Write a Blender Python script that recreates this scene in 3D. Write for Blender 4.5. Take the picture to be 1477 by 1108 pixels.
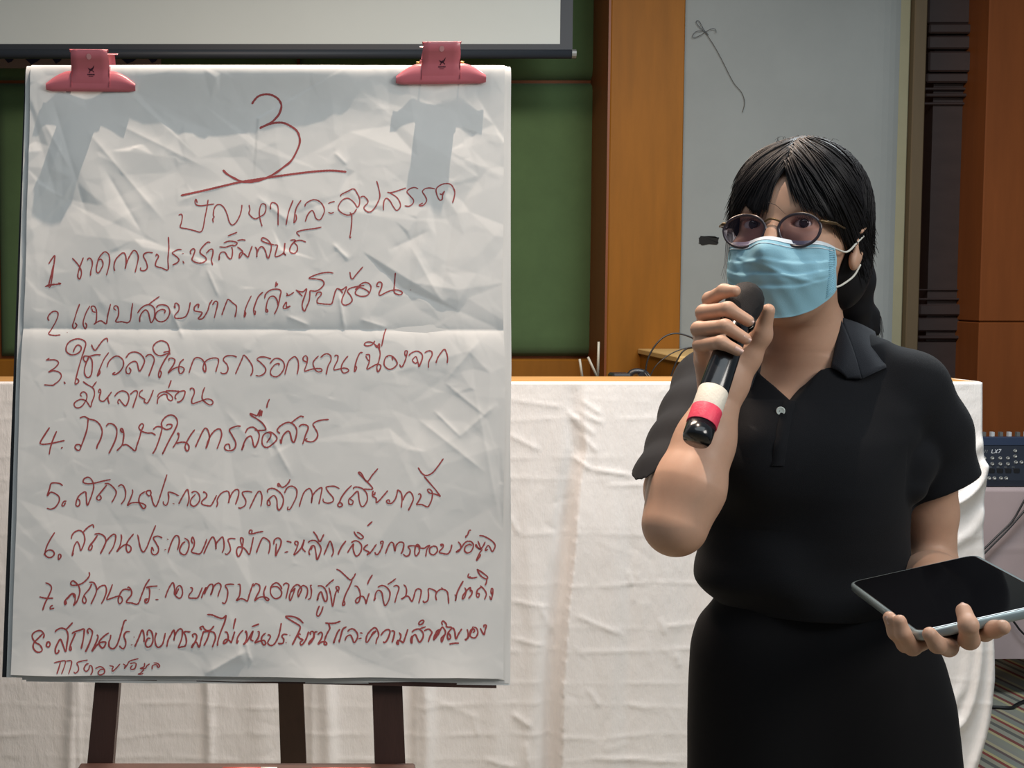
import bpy, math, random
import numpy as np
from mathutils import Vector
from mathutils.geometry import delaunay_2d_cdt
import openvdb as vdb

for _o in list(bpy.data.objects):
    bpy.data.objects.remove(_o)
SC = bpy.context.scene
COL = SC.collection
rnd = random.Random(7)
rng = np.random.default_rng(11)

# ------------------------------------------------------------------ camera
FOC, PCX, PITCH, CAMH = 2000.0, 480.0, math.radians(4.0), 1.42
cam = bpy.data.cameras.new('camera')
cam_o = bpy.data.objects.new('camera', cam); COL.objects.link(cam_o)
cam.sensor_width = 36.0
cam.lens = FOC / 1477.0 * 36.0
cam.shift_x = (738.5 - PCX) / 1477.0
cam.clip_start = 0.05
cam_o.location = (0, 0, CAMH)
cam_o.rotation_euler = (math.radians(90) - PITCH, 0, 0)
SC.camera = cam_o

# ------------------------------------------------------------------ light
SC.view_settings.view_transform = 'Standard'
SC.view_settings.look = 'None'
SC.view_settings.exposure = 0.0
SC.view_settings.gamma = 1.0
SC.view_settings.use_curve_mapping = False
world = bpy.data.worlds.new('world'); SC.world = world
world.use_nodes = True
world.node_tree.nodes['Background'].inputs[0].default_value = (0.74, 0.89, 1.0, 1)
world.node_tree.nodes['Background'].inputs[1].default_value = 0.15

def light(name, kind, loc, target, energy, color, **kw):
    l = bpy.data.lights.new(name, kind); l.energy = energy; l.color = color
    for k, v in kw.items(): setattr(l, k, v)
    o = bpy.data.objects.new(name, l); COL.objects.link(o)
    o.location = loc
    o.rotation_euler = (Vector(target) - Vector(loc)).to_track_quat('-Z', 'Y').to_euler()
    return o
light('side_fill_light', 'AREA', (1.9, 0.35, 2.35), (0.62, 1.8, 1.25), 22, (1.0, 0.95, 0.88), shape='RECTANGLE', size=0.9, size_y=0.6)  # added fill from the right front to brighten her chest and neck
# warm downlight in the ceiling right above the easel
light('ceiling_downlight', 'SPOT', (0.38, 1.75, 4.3), (-0.05, 1.74, 1.2), 510, (1.0, 0.79, 0.63),
      spot_size=math.radians(34), spot_blend=1.0, shadow_soft_size=0.012)
# unseen area lights added as overhead fill for the easel, speaker and satin
light('hall_fill_light', 'AREA', (0.7, 0.55, 3.0), (0.7, 0.95, 0.0), 17, (0.86, 0.95, 1.0), shape='RECTANGLE', size=2.4, size_y=1.2)
light('satin_fill_light', 'AREA', (1.5, 3.1, 3.0), (1.5, 3.2, 0.0), 64, (0.90, 0.97, 1.0), shape='RECTANGLE', size=1.2, size_y=0.8)  # added to brighten the right part of the satin
light('warm_satin_fill', 'AREA', (0.1, 3.1, 3.0), (0.2, 3.2, 0.0), 62, (1.0, 0.78, 0.62), shape='RECTANGLE', size=1.0, size_y=0.8)  # warm fill added for the left part of the satin

# ------------------------------------------------------------------ helpers
cp, sp = math.cos(PITCH), math.sin(PITCH)
def ray(px, py):
    a = (px - PCX) / FOC; b = (py - 554.0) / FOC
    return np.array([a, cp - b * sp, -sp - b * cp])
def W(px, py, Y):
    """world point seen at that spot of the photograph at distance Y into the room"""
    d = ray(px, py)
    return np.array([0, 0, CAMH]) + d * (Y / d[1])
def proj(P):
    P = np.asarray(P, float) - np.array([0, 0, CAMH])
    z = P[1] * cp - P[2] * sp; y = P[1] * sp + P[2] * cp
    return PCX + FOC * P[0] / z, 554.0 - FOC * y / z

def s2l(c):
    return tuple(((v / 255) / 12.92 if v <= 10 else ((v / 255 + 0.055) / 1.055) ** 2.4) for v in c)

def mat(name, col, rough=0.6, metal=0.0, noise=0.0, nscale=20, bump=0.0, bscale=60, spec=0.5, coat=0.0,
        sheen=0.0, trans=0.0, alpha=1.0, sss=0.0, stretch=(1, 1, 1), col2=None, aniso=0.0):
    m = bpy.data.materials.new(name); m.use_nodes = True
    nt = m.node_tree; b = nt.nodes['Principled BSDF']
    b.inputs['Base Color'].default_value = (*col, 1)
    b.inputs['Roughness'].default_value = rough
    b.inputs['Metallic'].default_value = metal
    b.inputs['Specular IOR Level'].default_value = spec
    b.inputs['Coat Weight'].default_value = coat
    b.inputs['Sheen Weight'].default_value = sheen
    b.inputs['Transmission Weight'].default_value = trans
    b.inputs['Alpha'].default_value = alpha
    b.inputs['Anisotropic'].default_value = aniso
    if sss:
        b.inputs['Subsurface Weight'].default_value = sss
        b.inputs['Subsurface Radius'].default_value = (0.012, 0.005, 0.003)
    if noise or bump:
        tc = nt.nodes.new('ShaderNodeTexCoord'); mp = nt.nodes.new('ShaderNodeMapping')
        mp.inputs['Scale'].default_value = stretch
        nt.links.new(tc.outputs['Object'], mp.inputs['Vector'])
    if noise:
        n = nt.nodes.new('ShaderNodeTexNoise'); n.inputs['Scale'].default_value = nscale
        n.inputs['Detail'].default_value = 6; n.inputs['Roughness'].default_value = 0.65
        nt.links.new(mp.outputs[0], n.inputs['Vector'])
        r = nt.nodes.new('ShaderNodeValToRGB')
        c2 = col2 or tuple(c * (1 - noise) for c in col)
        r.color_ramp.elements[0].position = 0.3; r.color_ramp.elements[1].position = 0.7
        r.color_ramp.elements[0].color = (*c2, 1)
        r.color_ramp.elements[1].color = (*(tuple(min(1, c * (1 + noise * 0.4)) for c in col)), 1)
        nt.links.new(n.outputs['Fac'], r.inputs[0]); nt.links.new(r.outputs[0], b.inputs['Base Color'])
    if bump:
        n2 = nt.nodes.new('ShaderNodeTexNoise'); n2.inputs['Scale'].default_value = bscale
        n2.inputs['Detail'].default_value = 4
        nt.links.new(mp.outputs[0], n2.inputs['Vector'])
        bp = nt.nodes.new('ShaderNodeBump'); bp.inputs['Strength'].default_value = bump
        bp.inputs['Distance'].default_value = 0.002
        nt.links.new(n2.outputs['Fac'], bp.inputs['Height']); nt.links.new(bp.outputs[0], b.inputs['Normal'])
    return m

def mesh_obj(name, verts, faces, m, parent=None, smooth=False, mats=None, midx=None):
    me = bpy.data.meshes.new(name)
    verts = np.asarray(verts, dtype=np.float32).reshape(-1, 3)
    if isinstance(faces, np.ndarray) and faces.ndim == 2:
        n, k = faces.shape
        me.vertices.add(len(verts)); me.vertices.foreach_set('co', verts.ravel())
        me.loops.add(n * k); me.loops.foreach_set('vertex_index', faces.astype(np.int32).ravel())
        me.polygons.add(n); me.polygons.foreach_set('loop_start', np.arange(0, n * k, k, dtype=np.int32))
        me.update(calc_edges=True); me.validate()
    else:
        me.from_pydata([tuple(map(float, v)) for v in verts], [], [tuple(int(i) for i in f) for f in faces]); me.update()
    for mm in (mats or [m]): me.materials.append(mm)
    if midx is not None: me.polygons.foreach_set('material_index', np.asarray(midx, dtype=np.int32))
    if smooth: me.polygons.foreach_set('use_smooth', [True] * len(me.polygons))
    o = bpy.data.objects.new(name, me); COL.objects.link(o)
    if parent is not None: o.parent = parent
    return o

class MB:
    """collects simple solids into one mesh"""
    def __init__(s): s.v = []; s.f = []
    def add(s, v, f):
        n = len(s.v); s.v += [tuple(map(float, q)) for q in v]; s.f += [tuple(int(i) + n for i in g) for g in f]; return s
    def box(s, x0, x1, y0, y1, z0, z1, b=0.0):
        if b <= 0:
            v = [(x, y, z) for x in (x0, x1) for y in (y0, y1) for z in (z0, z1)]
            f = [(0, 1, 3, 2), (4, 6, 7, 5), (0, 4, 5, 1), (2, 3, 7, 6), (0, 2, 6, 4), (1, 5, 7, 3)]
            return s.add(v, f)
        v = []; idx = {}
        for xi, (x, sx) in enumerate(((x0, 1), (x1, -1))):
            for yi, (y, sy) in enumerate(((y0, 1), (y1, -1))):
                for zi, (z, sz) in enumerate(((z0, 1), (z1, -1))):
                    for ax in range(3):
                        idx[xi, yi, zi, ax] = len(v)
                        v.append((x + (b * sx if ax != 0 else 0), y + (b * sy if ax != 1 else 0), z + (b * sz if ax != 2 else 0)))
        f = []
        I = idx
        for a in (0, 1):
            f.append([I[a, 0, 0, 0], I[a, 1, 0, 0], I[a, 1, 1, 0], I[a, 0, 1, 0]])
            f.append([I[0, a, 0, 1], I[1, a, 0, 1], I[1, a, 1, 1], I[0, a, 1, 1]])
            f.append([I[0, 0, a, 2], I[1, 0, a, 2], I[1, 1, a, 2], I[0, 1, a, 2]])
        for a in (0, 1):
            for c in (0, 1):
                f.append([I[0, a, c, 1], I[1, a, c, 1], I[1, a, c, 2], I[0, a, c, 2]])
                f.append([I[a, 0, c, 0], I[a, 1, c, 0], I[a, 1, c, 2], I[a, 0, c, 2]])
                f.append([I[a, c, 0, 0], I[a, c, 1, 0], I[a, c, 1, 1], I[a, c, 0, 1]])
        for a in (0, 1):
            for c in (0, 1):
                for e in (0, 1):
                    f.append([I[a, c, e, 0], I[a, c, e, 1], I[a, c, e, 2]])
        return s.add(v, f)
    def hexa(s, P):
        """8 corners: P[0..3] front loop, P[4..7] back loop"""
        return s.add(P, [(0, 1, 2, 3), (7, 6, 5, 4), (0, 4, 5, 1), (1, 5, 6, 2), (2, 6, 7, 3), (3, 7, 4, 0)])
    def tube(s, pts, r, n=10, cap=True):
        pts = [np.asarray(p, float) for p in pts]
        rs = list(r) if hasattr(r, '__len__') else [r] * len(pts)
        rings = []; up = None
        for i, p in enumerate(pts):
            t = pts[min(i + 1, len(pts) - 1)] - pts[max(i - 1, 0)]
            t = t / (np.linalg.norm(t) + 1e-12)
            if up is None:
                up = np.array([0, 0, 1.0]) if abs(t[2]) < 0.9 else np.array([1.0, 0, 0])
            up = up - t * (up @ t); up = up / (np.linalg.norm(up) + 1e-12)
            w = np.cross(t, up)
            rings.append([p + rs[i] * (math.cos(a) * up + math.sin(a) * w) for a in np.arange(n) * 2 * math.pi / n])
        v = [q for g in rings for q in g]; f = []
        for i in range(len(pts) - 1):
            for j in range(n):
                f.append((i * n + j, i * n + (j + 1) % n, (i + 1) * n + (j + 1) % n, (i + 1) * n + j))
        if cap:
            f.append(tuple(reversed(range(n)))); f.append(tuple((len(pts) - 1) * n + j for j in range(n)))
        return s.add(v, f)
    def lathe(s, a, d, prof, n=28):
        """profile (t along axis, radius) revolved about the axis a + t*d"""
        a = np.asarray(a, float); d = np.asarray(d, float); d = d / np.linalg.norm(d)
        up = np.array([0, 0, 1.0]) if abs(d[2]) < 0.9 else np.array([1.0, 0, 0])
        up = up - d * (up @ d); up /= np.linalg.norm(up); w = np.cross(d, up)
        v = []; f = []
        for (t, r) in prof:
            for j in range(n):
                q = 2 * math.pi * j / n
                v.append(a + d * t + max(r, 1e-5) * (math.cos(q) * up + math.sin(q) * w))
        for i in range(len(prof) - 1):
            for j in range(n):
                f.append((i * n + j, i * n + (j + 1) % n, (i + 1) * n + (j + 1) % n, (i + 1) * n + j))
        return s.add(v, f)
    def build(s, name, m, parent=None, smooth=False):
        o = mesh_obj(name, s.v, s.f, m, parent, smooth)
        return o

def empty(name, loc):
    o = bpy.data.objects.new(name, None); COL.objects.link(o); o.location = tuple(map(float, loc)); o.empty_display_size = 0.05
    return o
def keep(parent):
    """children were made in world coordinates"""
    bpy.context.view_layer.update()
    inv = parent.matrix_world.inverted()
    for c in parent.children: c.matrix_parent_inverse = inv
def tag(o, label=None, cat=None, group=None, kind=None):
    if label: o['label'] = label
    if cat: o['category'] = cat
    if group: o['group'] = group
    if kind: o['kind'] = kind
    return o

def catmull(pts, step):
    P = [np.array(p, float) for p in pts]
    if len(P) == 1: P = [P[0], P[0] + 0.3]
    if len(P) == 2:
        n = max(2, int(np.linalg.norm(P[1] - P[0]) / step) + 1)
        return [P[0] + (P[1] - P[0]) * t for t in np.linspace(0, 1, n)]
    out = []
    Q = [2 * P[0] - P[1]] + P + [2 * P[-1] - P[-2]]
    for i in range(1, len(Q) - 2):
        p0, p1, p2, p3 = Q[i - 1:i + 3]
        n = max(2, int(np.linalg.norm(p2 - p1) / step) + 1)
        for k in range(n):
            t = k / n
            out.append(0.5 * ((2 * p1) + (-p0 + p2) * t + (2 * p0 - 5 * p1 + 4 * p2 - p3) * t * t + (-p0 + 3 * p1 - 3 * p2 + p3) * t ** 3))
    out.append(P[-1]); return out
def ribbon2d(pts, w, step=1.4, taper=True):
    """flat pen stroke in a plane: list of (left, right) points"""
    c = catmull(pts, step); L = []; R = []
    n = len(c)
    for i, p in enumerate(c):
        t = c[min(i + 1, n - 1)] - c[max(i - 1, 0)]; t = t / (np.linalg.norm(t) + 1e-9)
        ww = w * (0.5 if taper and (i == 0 or i == n - 1) else 1.0) * (1 + 0.13 * math.sin(i * 0.7 + p[0]))
        nn = np.array([-t[1], t[0]]) * ww / 2
        L.append(p + nn); R.append(p - nn)
    return L, R

# pen strokes of the written sheet, one block per stretch of writing:
# "origin x y unit : stroke ; stroke ..." (pixels of the photograph), '#' starts a line of text
INK = '''
#
240 120 1.896: 65 16 67 13 70 10 75 8.5 80 9 85 12 87.5 17 86 23 83 27 79.5 30 71 34.5; 71 34 79 31 85 30 90 30.5 95 33 99 36 101 40 101.5 45 99.5 51 95 59 89 64 82 69 74 73 66 75 58 75 51 72 46 69 43 66; 11 85.5 25 82.5 40 79 55 75.5 70 73 90 70 110 67.5 125 66.5 137 67.5
#
240 240: 13 52 16 51 17 54 16 60 15 65 22 66.5 30 68.5 36 70 39 66 41 55 43 45 44.5 35.5; 33 39 31.5 35 30.5 38 32 41 37 42 44 41 51 40; 50 60 49.5 56 51 54 50 52 51 45 54 41 58 41 62 45 65 52 67 59 70 62.5 74 60 78 53 80 46 80.5 41; 88 41 89 46 88 50 91 54 95 56 99 54 104 51 106 46 105.5 41 102 40 100 43 99 50 100 57 102 64; 111 46 111 41 113 38.5 117 40 119 44 119 53 119 63; 135 36 131 46 129 54 127.5 62.5; 143.5 36 139 43 137 50 136 60 138.5 56 138 51
380 240: 44 43 45 40 49 37 54 35.5 59 37 63 41 65 47 63 53 60 57 56 55.5 54 50 52 47 49 49 46.5 53 44.5 59; 69 39.5 73 38 76 37.5; 69 49 72 50 75 49; 82 32 83 30 89 27 96 24 100 29 102.5 35 102 41 100 44; 100 44 96 38 90 34 84 36 80 42 80 46 84 50 90 52 96 50 99.5 45; 92 49 94 52 94 60 93 69 92 76 93.5 75; 103 33 107 32 111 36 111 39 107 44 110 48 114 48.5 118 45 121 40 124 32 122.5 22 120.5 15.5
480 240: 58 27.5 61 28 66 27 72 25 78 23; 60 28 64 30 69 34 72 40 71.5 44 68 47 64.5 43 61 37 57.5 34 55 36 54 41 54 47; 91 24 87 22.5 82 24 79 27 82 31 86 36 85 40 81 42.5 76.5 42; 109 24 103 23 98 24 95.5 27 98 31 100 36 98 40 95 42 92 41.5 96 39; 114 29 116 30 119 26.5 117 31 116.5 35 114 36 111.5 32 110 25 113 21 119 18.5 125 19 128.5 23 130 28 129 34 127.5 39
#
50 320: 15 45 18 40 21.5 36 21 42 20 50 17 68.5 15 68 18 55 20 46; 11 69 20 67 28 66 25 65; 12 68.5 16 67 23 66.5; 40 38.5 45 44 48.5 49 50 54 49 59 47.5 61 46 58 47 52 49 46 52 38; 56 41 58 38.5 61 41 61.5 46 60 52 59.5 57.5; 68 41 71 40 73 45 71 50 68 54.5 66 53 66 48 68 40 71 35 75 32 79 35 80 42 78.5 50 76.5 57; 85.5 52.5 84.5 48 86 41 90 36 94.5 33 97 36 97.5 43 96.5 50 98 44 101 37 105 31 108 31.5 110.5 37 109.5 44 107 54; 126 33 121 32.5 117 34 116 37 119 43 120 49 117 52 113 51.5 113 48.5; 129 37 130 34.5 132 37 129.5 42 129 47 135 49 142 51 142 40 143 27 142.5 16
200 310: 46 37 42 37 37 39.5 36 41 41 45 43 48 41 51 36 53.5; 46 41.5 48 41; 47 49 48.5 52; 56 42 55 39 58 36 60 38 58 44 57 48 62 51 68 51 72 48 71 45 66 41 66 37 71 31 74 29 76.5 29.5; 72 41 76 37 79 37 79 42 77.5 48 79 53.5; 86 34 92 34.5 97 33 101 32; 99 34 100 38 99.5 44 98 47 95 45 92 40 88 40 86 43 85.5 48 86.5 44; 90.5 30 96 28 102 28.5 105 30 103 32.5 100 33; 105 27.5 110 26.5 114 27; 95 22.5 100 20.5 105 18.5; 105 34 109 37 111 40 109 44 107 46 108 41 110 40 113 42 116.5 45 118 41 121 33
300 310: 50 34 52 37 52 45 52.5 40 55 35 58 34 61 38 63 45 64.5 46 66.5 40 67.5 33 65 28 61 25 58 24.5 57 27 60 29 66 31 71 32; 71 32 74 32.5 73 37 71.5 44 75 44 80 41 81.5 36 82 30 81 40 83 43 80 41; 87.5 27 93 27 89 32 87 37 88 40 92 41 95 38 95 33 92 29 98 27 104.5 29; 98 23 94.5 19 98 17 106 15.5 114 14.5 121 13
#
50 410: 15.5 39 14 36 16 32 20 29 24 29.5 25 33 22.5 40 18 48 15 53 21 54.5 27.5 54; 34.5 51 35 51.5; 48 21 45 29 42 39 40.5 44 42 47.5 45 44 43 41; 59 23 55 30 52 39 52 44 54 47.5 55.5 44 54 41; 60 26 61 23.5 64 24 66 29 66 36 65 41 63 43; 61 26 62 29 65 30; 63 42.5 70 39 74 41 76.5 42 78 33 81 21; 87 28 84.5 26 85 23.5 88 23.5 89.5 28 89 34 86.5 40 93 40 99 41 102 38 103 30 104.5 20; 109.5 31 113 26 118 22.5 123 22 127 25 128 30 127 37 124 41 122.5 36 121 30 118 27.5 114 31 112 36 112 40.5; 121 22 126 18 133 13; 138 31.5 139 28 135 27 130 30 128.5 35 131 39 136 40 141 37 144 30 142 24 137 22 132 22.5 129.5 25
240 390: 8 38 9.5 40 9 36 11 35 13.5 38 13 43 9 48 10 51 16 51 20 49.5 22 47 24 42 25.5 34; 35 36 34 40 34 36 30 39 30 43 34 44 38 45 36 49 34 51 35 52 39 51 44 43 46 36 49 31.5; 49 37 52 33 54.5 34 54.5 37 53 43 51 51; 59 48 61 42 64 34 66 31 71 35 74.5 38 74.5 43 73 50; 90.5 27 87 34 84 42 83 50 84.5 46 83 43; 103 23 98 28 95 35 93 42 94 47.5 95 44 93.5 43; 104.5 30 106 25 111 21 118 20 122 22 121 28 119 38 115 47; 119 38 118 32 115 28 111 28 108 32 106.5 38 106 44 108 44 107 41; 117 12 116 18; 116 14 118.5 14.5 116.5 17; 128 24 129 26 128 27 132 26 136 23; 124 40 126 36 128 34 128 39 132 38 126 41 124 39
420 380: 5 28 8 31 12 35; 5 28.5 9 30 13 30 16.5 27 15 33 12 42 12 47 14 51 17 45 19.5 38 20 29; 20 29 26 29.5 31 27 35 22 33 18 26 16.5 19 16 24 13 32 10.5 40 9.5 45 10.5; 26 35 28 31 32 31 31.5 34 28 38 28 42 33 43 38 43.5 43 43 45 37 47 30 49 26.5; 49 26.5 52 28 55 32; 49 27 54 28 59 25 57 31 54.5 37 54 42 57 44.5 62 43 65 39 63 34 60 30 62 27 68 25 78 23.5; 68 28 76 21 82 21 85 25 83.5 31 80 34.5 74 35 69 33 68.5 30 72 26 76 26.5 81 29 83.5 32; 62.5 9 63.5 15 65.5 16.5 70 11 76.5 3.5; 94 25 91 24 93 20 96.5 21 96 26 93.5 32 95 34 102 30.5 108 28.5 114 28.5 118.5 31 116 33.5 111 32 109.5 29 110 22 111 10; 127 28 127.5 28.5
#
50 480: 12 29 15 29 22 29 25.5 32 22 37 15 42 20 40.5 26 42 28.5 46 26 51 21 55 19 56 10 55.5; 12 29.5 16 27; 31 52 32.5 54 31.5 54; 41 21 43 16 46 13 49.5 15 49 19 45 22.5 39 23.5 34 20 34 14 38 9 45 6.5 51 7.5 54.5 11 53 18 50 27 46 41 43 54 46 53.5 47 51 45 49 43.5 50; 70.5 23.5 65 23.5 59 25 57 25 53 25 52 28 54.5 31 57 28 57 24.5; 57 27 54 35 53 42 55 47 58 47.5 60.5 44 61.5 36 61 29 58 25; 60.5 12.5 62.5 17 65 18.5 69 13 73 8 77 6 78 10; 79 21 74 28 70 37 68 42 67 46 69.5 43 69 39; 77 37 79 31 84 26 89 25 94 29 94.5 35 91 41 86 44.5 83 44 86 42; 97 27 101 22 107 20.5 113 23 117 29 115.5 35 112 41 110.5 38 109 32 106 30.5 101 33 97.5 38 98 43 101 43.5 102.5 40 100.5 37; 118 26 121 23.5 125 24 127.5 29 125 37 121.5 46.5; 137 21 143 20 144 23 142 22 134 24.5 128.5 22 126 16 129 11 135 8.5 141 11 143.5 17 143 22 138 30 134 38 132 44 133 48 135 43 133.5 40
230 480: 10.5 30 10 28 13 27 16.5 29 15 34 11 40 9.5 43 14 39 20 36.5 24 36.5 26.5 39 24 43 21.5 43 20.5 38 22 32 26 28; 31.5 43 34 35 37 28 41 26.5 45.5 28.5 49 34 49.5 39 48.5 42 46.5 38 47.5 33 51 29 57 27 62 27.5 63 31 61 38 60 42; 82.5 26 78 24.5 71 25 68 29 72 34 73 39 71 43 67 43.5 65 42; 81 44 84 37 88 28 90 24 95 29 99 36 99 42 97 46; 119 28 113 26 107 26 104 28.5 108 32 113 38 112 43 107 46 102.5 45.5; 127 35 127.5 33 123 34 118.5 40 119 45 124 47 129 44 133 37 132 31 127 27.5 122 28 117.5 33
400 470: 8 52 9.5 46 12 38 16 34 19 33 22 37 22.5 44 21 52; 32 39 28 37 27.5 34 30 32 32 34 31.5 40 29 48 34 47 38 46 43 45.5 47 46 47 48.5 43 49 40 46 38 40 40 36 44 32; 46 34 50 30.5 54 30 57 32.5 57 37 54 43 52 52; 61 33 62 31.5 64.5 32 64 37 61 43 60.5 47 66 46 71 45 75 46 76 48 73 50 70 50 68 46 69 41 72 36 75.5 32; 91 28.5 88 29 85 35 83 42 82 49 84.5 45 83 42; 94 31 98 31 98 38 95.5 46 101 43.5 106 41 110 42 109.5 46 107 49 106 44 108 38 109.5 30 108 24 104 20 100 17.5 95 17.5 92.5 20 96 21.5 101 20 104 16; 94 32 97 37 98 36; 104 20 106 23 108.5 19 109 25; 116 3 114 8 112.5 15 111 22; 118 33 116 33 114 37 114 42 118 46 123 45.5 127.5 41 126.5 37 123 33 119 31.5 116 33; 122 33 123 37; 130 41 132 44 134 42 136.5 36 138 30 138.5 27 136 27 136 31 138 33
500 470: 66 32 69 29 75 27 80 30 80.5 35 77 43.5 76.5 41 74 33 71 35 70 37 73 40 76 38; 83 29 86 27 90 27 91 31 87.5 38 87 45; 95 40 97 34 101 28 104 25 106 28 107.5 34 107 40
#
90 530: 21 31 19 29 22 26 25.5 28 26 33 22 40 18 43 14 42.5 12.5 39 15 36 20 34 25 35.5 27 38 30 42 31.5 37 34 30 34 25 32 21.5 26 18 22 15; 32 21 36.5 15; 40 27 38.5 26 40 23 41 26 39.5 31 40 35 44 36 48 32 52.5 26; 49 32 48.5 34 50 39; 55.5 31 59 27 64 25 69 27 71 32 69.5 38 67 41 63 37 60.5 34 59 37 60.5 39; 72 29 77 25 80 26 79 31 76 40 75 43; 86 24 83 26 82 30 85 32.5 88 34 87 36 89 38 91 37.5 94 32 97 24; 101 39 102 33 107 29 111 29 112 33 115 35.5 117.5 34 116.5 30.5 112 27 108 26 103 28 101 32; 110 25 118 25 125 25.5; 116 13.5 113 22; 125 25.5 130 25 130.5 28 128 34 124 37 122 36.5; 125 25.5 121 29 120 32 121.5 34
230 480: 34 61 32.5 60 35 59 37 61 37 65 34.5 71 35 75.5 39 74.5 45 72.5 51 70.5 56 72 57 75 54 77 50 75 46 71 45.5 67 47 61 48.5 58
#
50 580: 16 27 12 33 7 41 6 44 9 45 18 44 27 42 32 41; 23.5 31 20 39 17 48 15.5 56; 28 49.5 30 48; 48 17 53 15.5 58 18 65 20 70 25 72 32 70 40 67 46 66 50; 57 18 56 28 53 38 50 46 48 51 45 51 43 48 44.5 45.5 48 45.5 49.5 48; 76 26 79 23 84 24 87.5 29 87 37 84 45 79 55; 94 33 91.5 30 93 28 95 33 94.5 40 93 46 87.5 52; 93 46 98 45.5 103 49 107 52 109 46 112 37 113.5 31 116 25 114 23 111 27 114 31 120 33 125 33 129 35.5
210 560: 8 44 12 41 17 41.5 22 44 27 42.5 28 39 24 38.5 22 40; 7.5 70 11 64 15 53 17.5 43 17 37 21 31 27 28.5 32 31 34 37 31 45 26 54 21 64 18 70 21 65; 35 50 34 48 35.5 48.5 35 53 32 59 29 63.5; 32 59 38 57.5 43 58 46 61 46 65 44 67 42 63 43.5 58 48 50 52.5 44; 53 63 57 54 62 44 65 43 67.5 48 68 54 66 60 64.5 64 66 58 69 51 74 45 79 43.5 81 48 80 54 76 65; 101.5 40.5 97 40.5 89.5 44 92 50 96 58 95 64 91 66.5 86 66 84 63 86 60 89 60 90 65; 106 48 109 43 114 41.5 118 44 121 49 120 56 117 62.5 115 61 113.5 54 112 51 108 53 105 58 102.5 66 105 60; 116 44.5 122 45 128 44 125 38 119 33 113 29.5 111.5 27 116 28.5 119 29 122 23 121 30 124 24 123 30; 132 11.5 130 16 129 21; 129 58 133 52 133 48 129 47.5 125 51 124 58 126 62 130 63 136 59 140 54 138 50 134 47 130 47
320 570: 62 41 59 38 61 34 66 30.5 71 29 76 31 79.5 36 79.5 42 77 50 74.5 48 72.5 40 70 38.5 66 42 64 46 63 51.5 62 47; 73.5 30 79 25.5 84 22.5 87.5 23.5; 82 34 85 31.5 90 32 92 35 89 43 86 52.5; 114 26 107 26.5 101 28 97 31 99 35 102 41 101 46 97 49.5 92 49.5 89 48 91 46
#
50 660: 30 30 26 27.5 18 27.5 16 33 13.5 41 17 37 22 38.5 26 42 26 47 22 53 17 55 13 54; 34 46.5 31 47 29 51 31 51.5 33 48; 46 44 48 46 48 50 46 52 44 50.5 45 45 48 40 54 36.5 55 42 56 51 59 45 62 36 63 30 61 24 57 21 52.5 23 52 26.5 57 28 65 27 73 25 81 23.5; 74.5 28 79 28 84 32 87 37 85 43 82 48; 77 29 73 34 69 39 66 43 68 45.5 71 43.5 69.5 40; 89 31 92 29 95 31 97 37 96 44 92 50; 104 34 104.5 37 102 44 99 51 103 48.5 110 48 116 49.5 118.5 52 116 54.5 113 51 111 46 112.5 40 118 36; 124 35 120 35.5 119 38 122 41 124 38 123 35; 124 40 126 48 128.5 52 131 49 135 37 141 18
230 660: 20 40.5 15 38 9.5 37 10 42 9 48 7 51 4.5 49.5 4 46.5; 14 49 16 49.5; 18 40 21 40.5; 20.5 49.5 25 41 29.5 34 31 38 31.5 45 29.5 52; 38.5 39 34 44 33 49 36 52 40 50 43 45 42 39 38 36 34 37.5; 47 38 47 36.5 50 38.5 50 42 45 47 46 50 52 51.5 55 51 58 46 61 40; 60.5 53 62 49 61.5 45 65 39 70 36 73.5 36.5 74.5 41 73.5 48.5 75 43 78 37 82 34 84.5 35.5 84 41 81 50; 99 37 94 36 88.5 37 89 40 92 46 91 51 86 54 84 53; 96 54.5 99 48 104 38 107 36 109 40 109 46 108 52; 115.5 37.5 115 35 118 33 123 33.5 129 38 132 44 131 51 127.5 56 125.5 53 125 45 122 40.5 118 43 115 47 115.5 51 118 50 117 46 114.5 46; 128 31 126 30 127 27.5 130 31.5 134 30.5 138 26 139 23; 133 38 136 32.5 141 30.5 146 34 146 41 143 48 139 55 136.5 55 137 52
380 650: 38 60 40 53 43 45 47 41 50 41 52 47 51 56 52 49 56 43 62 39.5 61 48 59 57; 81 40.5 75 38 67 39 69 44 74 50 74 54 69 56 64 54.5 63.5 51; 94 37 88 43 83 50 81 55 79 58 81 60 84 58.5 83 56 80.5 55.5; 95.5 41 97 39 101 39 106 41 110 46 110.5 53 107 59 104 59 102 53 101 45 99.5 43.5 94 49 91 52 91 56.5 94 57.5 95.5 54 92 51.5; 106 41 116 41 114 37 110 33 105 28 101 23.5 104 24 110 33 116 26 122 19; 119 44 118 47 116 46 117 43 116 48 120 51 120 55.5 123 53.5 127 49 132.5 42.5
500 650: 46 55 45 52.5 42.5 53.5 43.5 56 48 56 52 51 54 44 54.5 42 58 45 59 52 58 61; 60 53 62 48 66 44 69 45.5 71 51 69 57 65.5 64; 76 47 78 46 79 49 76 55 74.5 57.5 80 57.5 86 60 89 56 91 50 91 44 88 41 86 42 88 45 92 46 96 47 100 49; 100 49 94 41 87 33 82.5 27.5; 76 18 80 24 84.5 26.5 91 24 97 17 103 8.5
#
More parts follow.
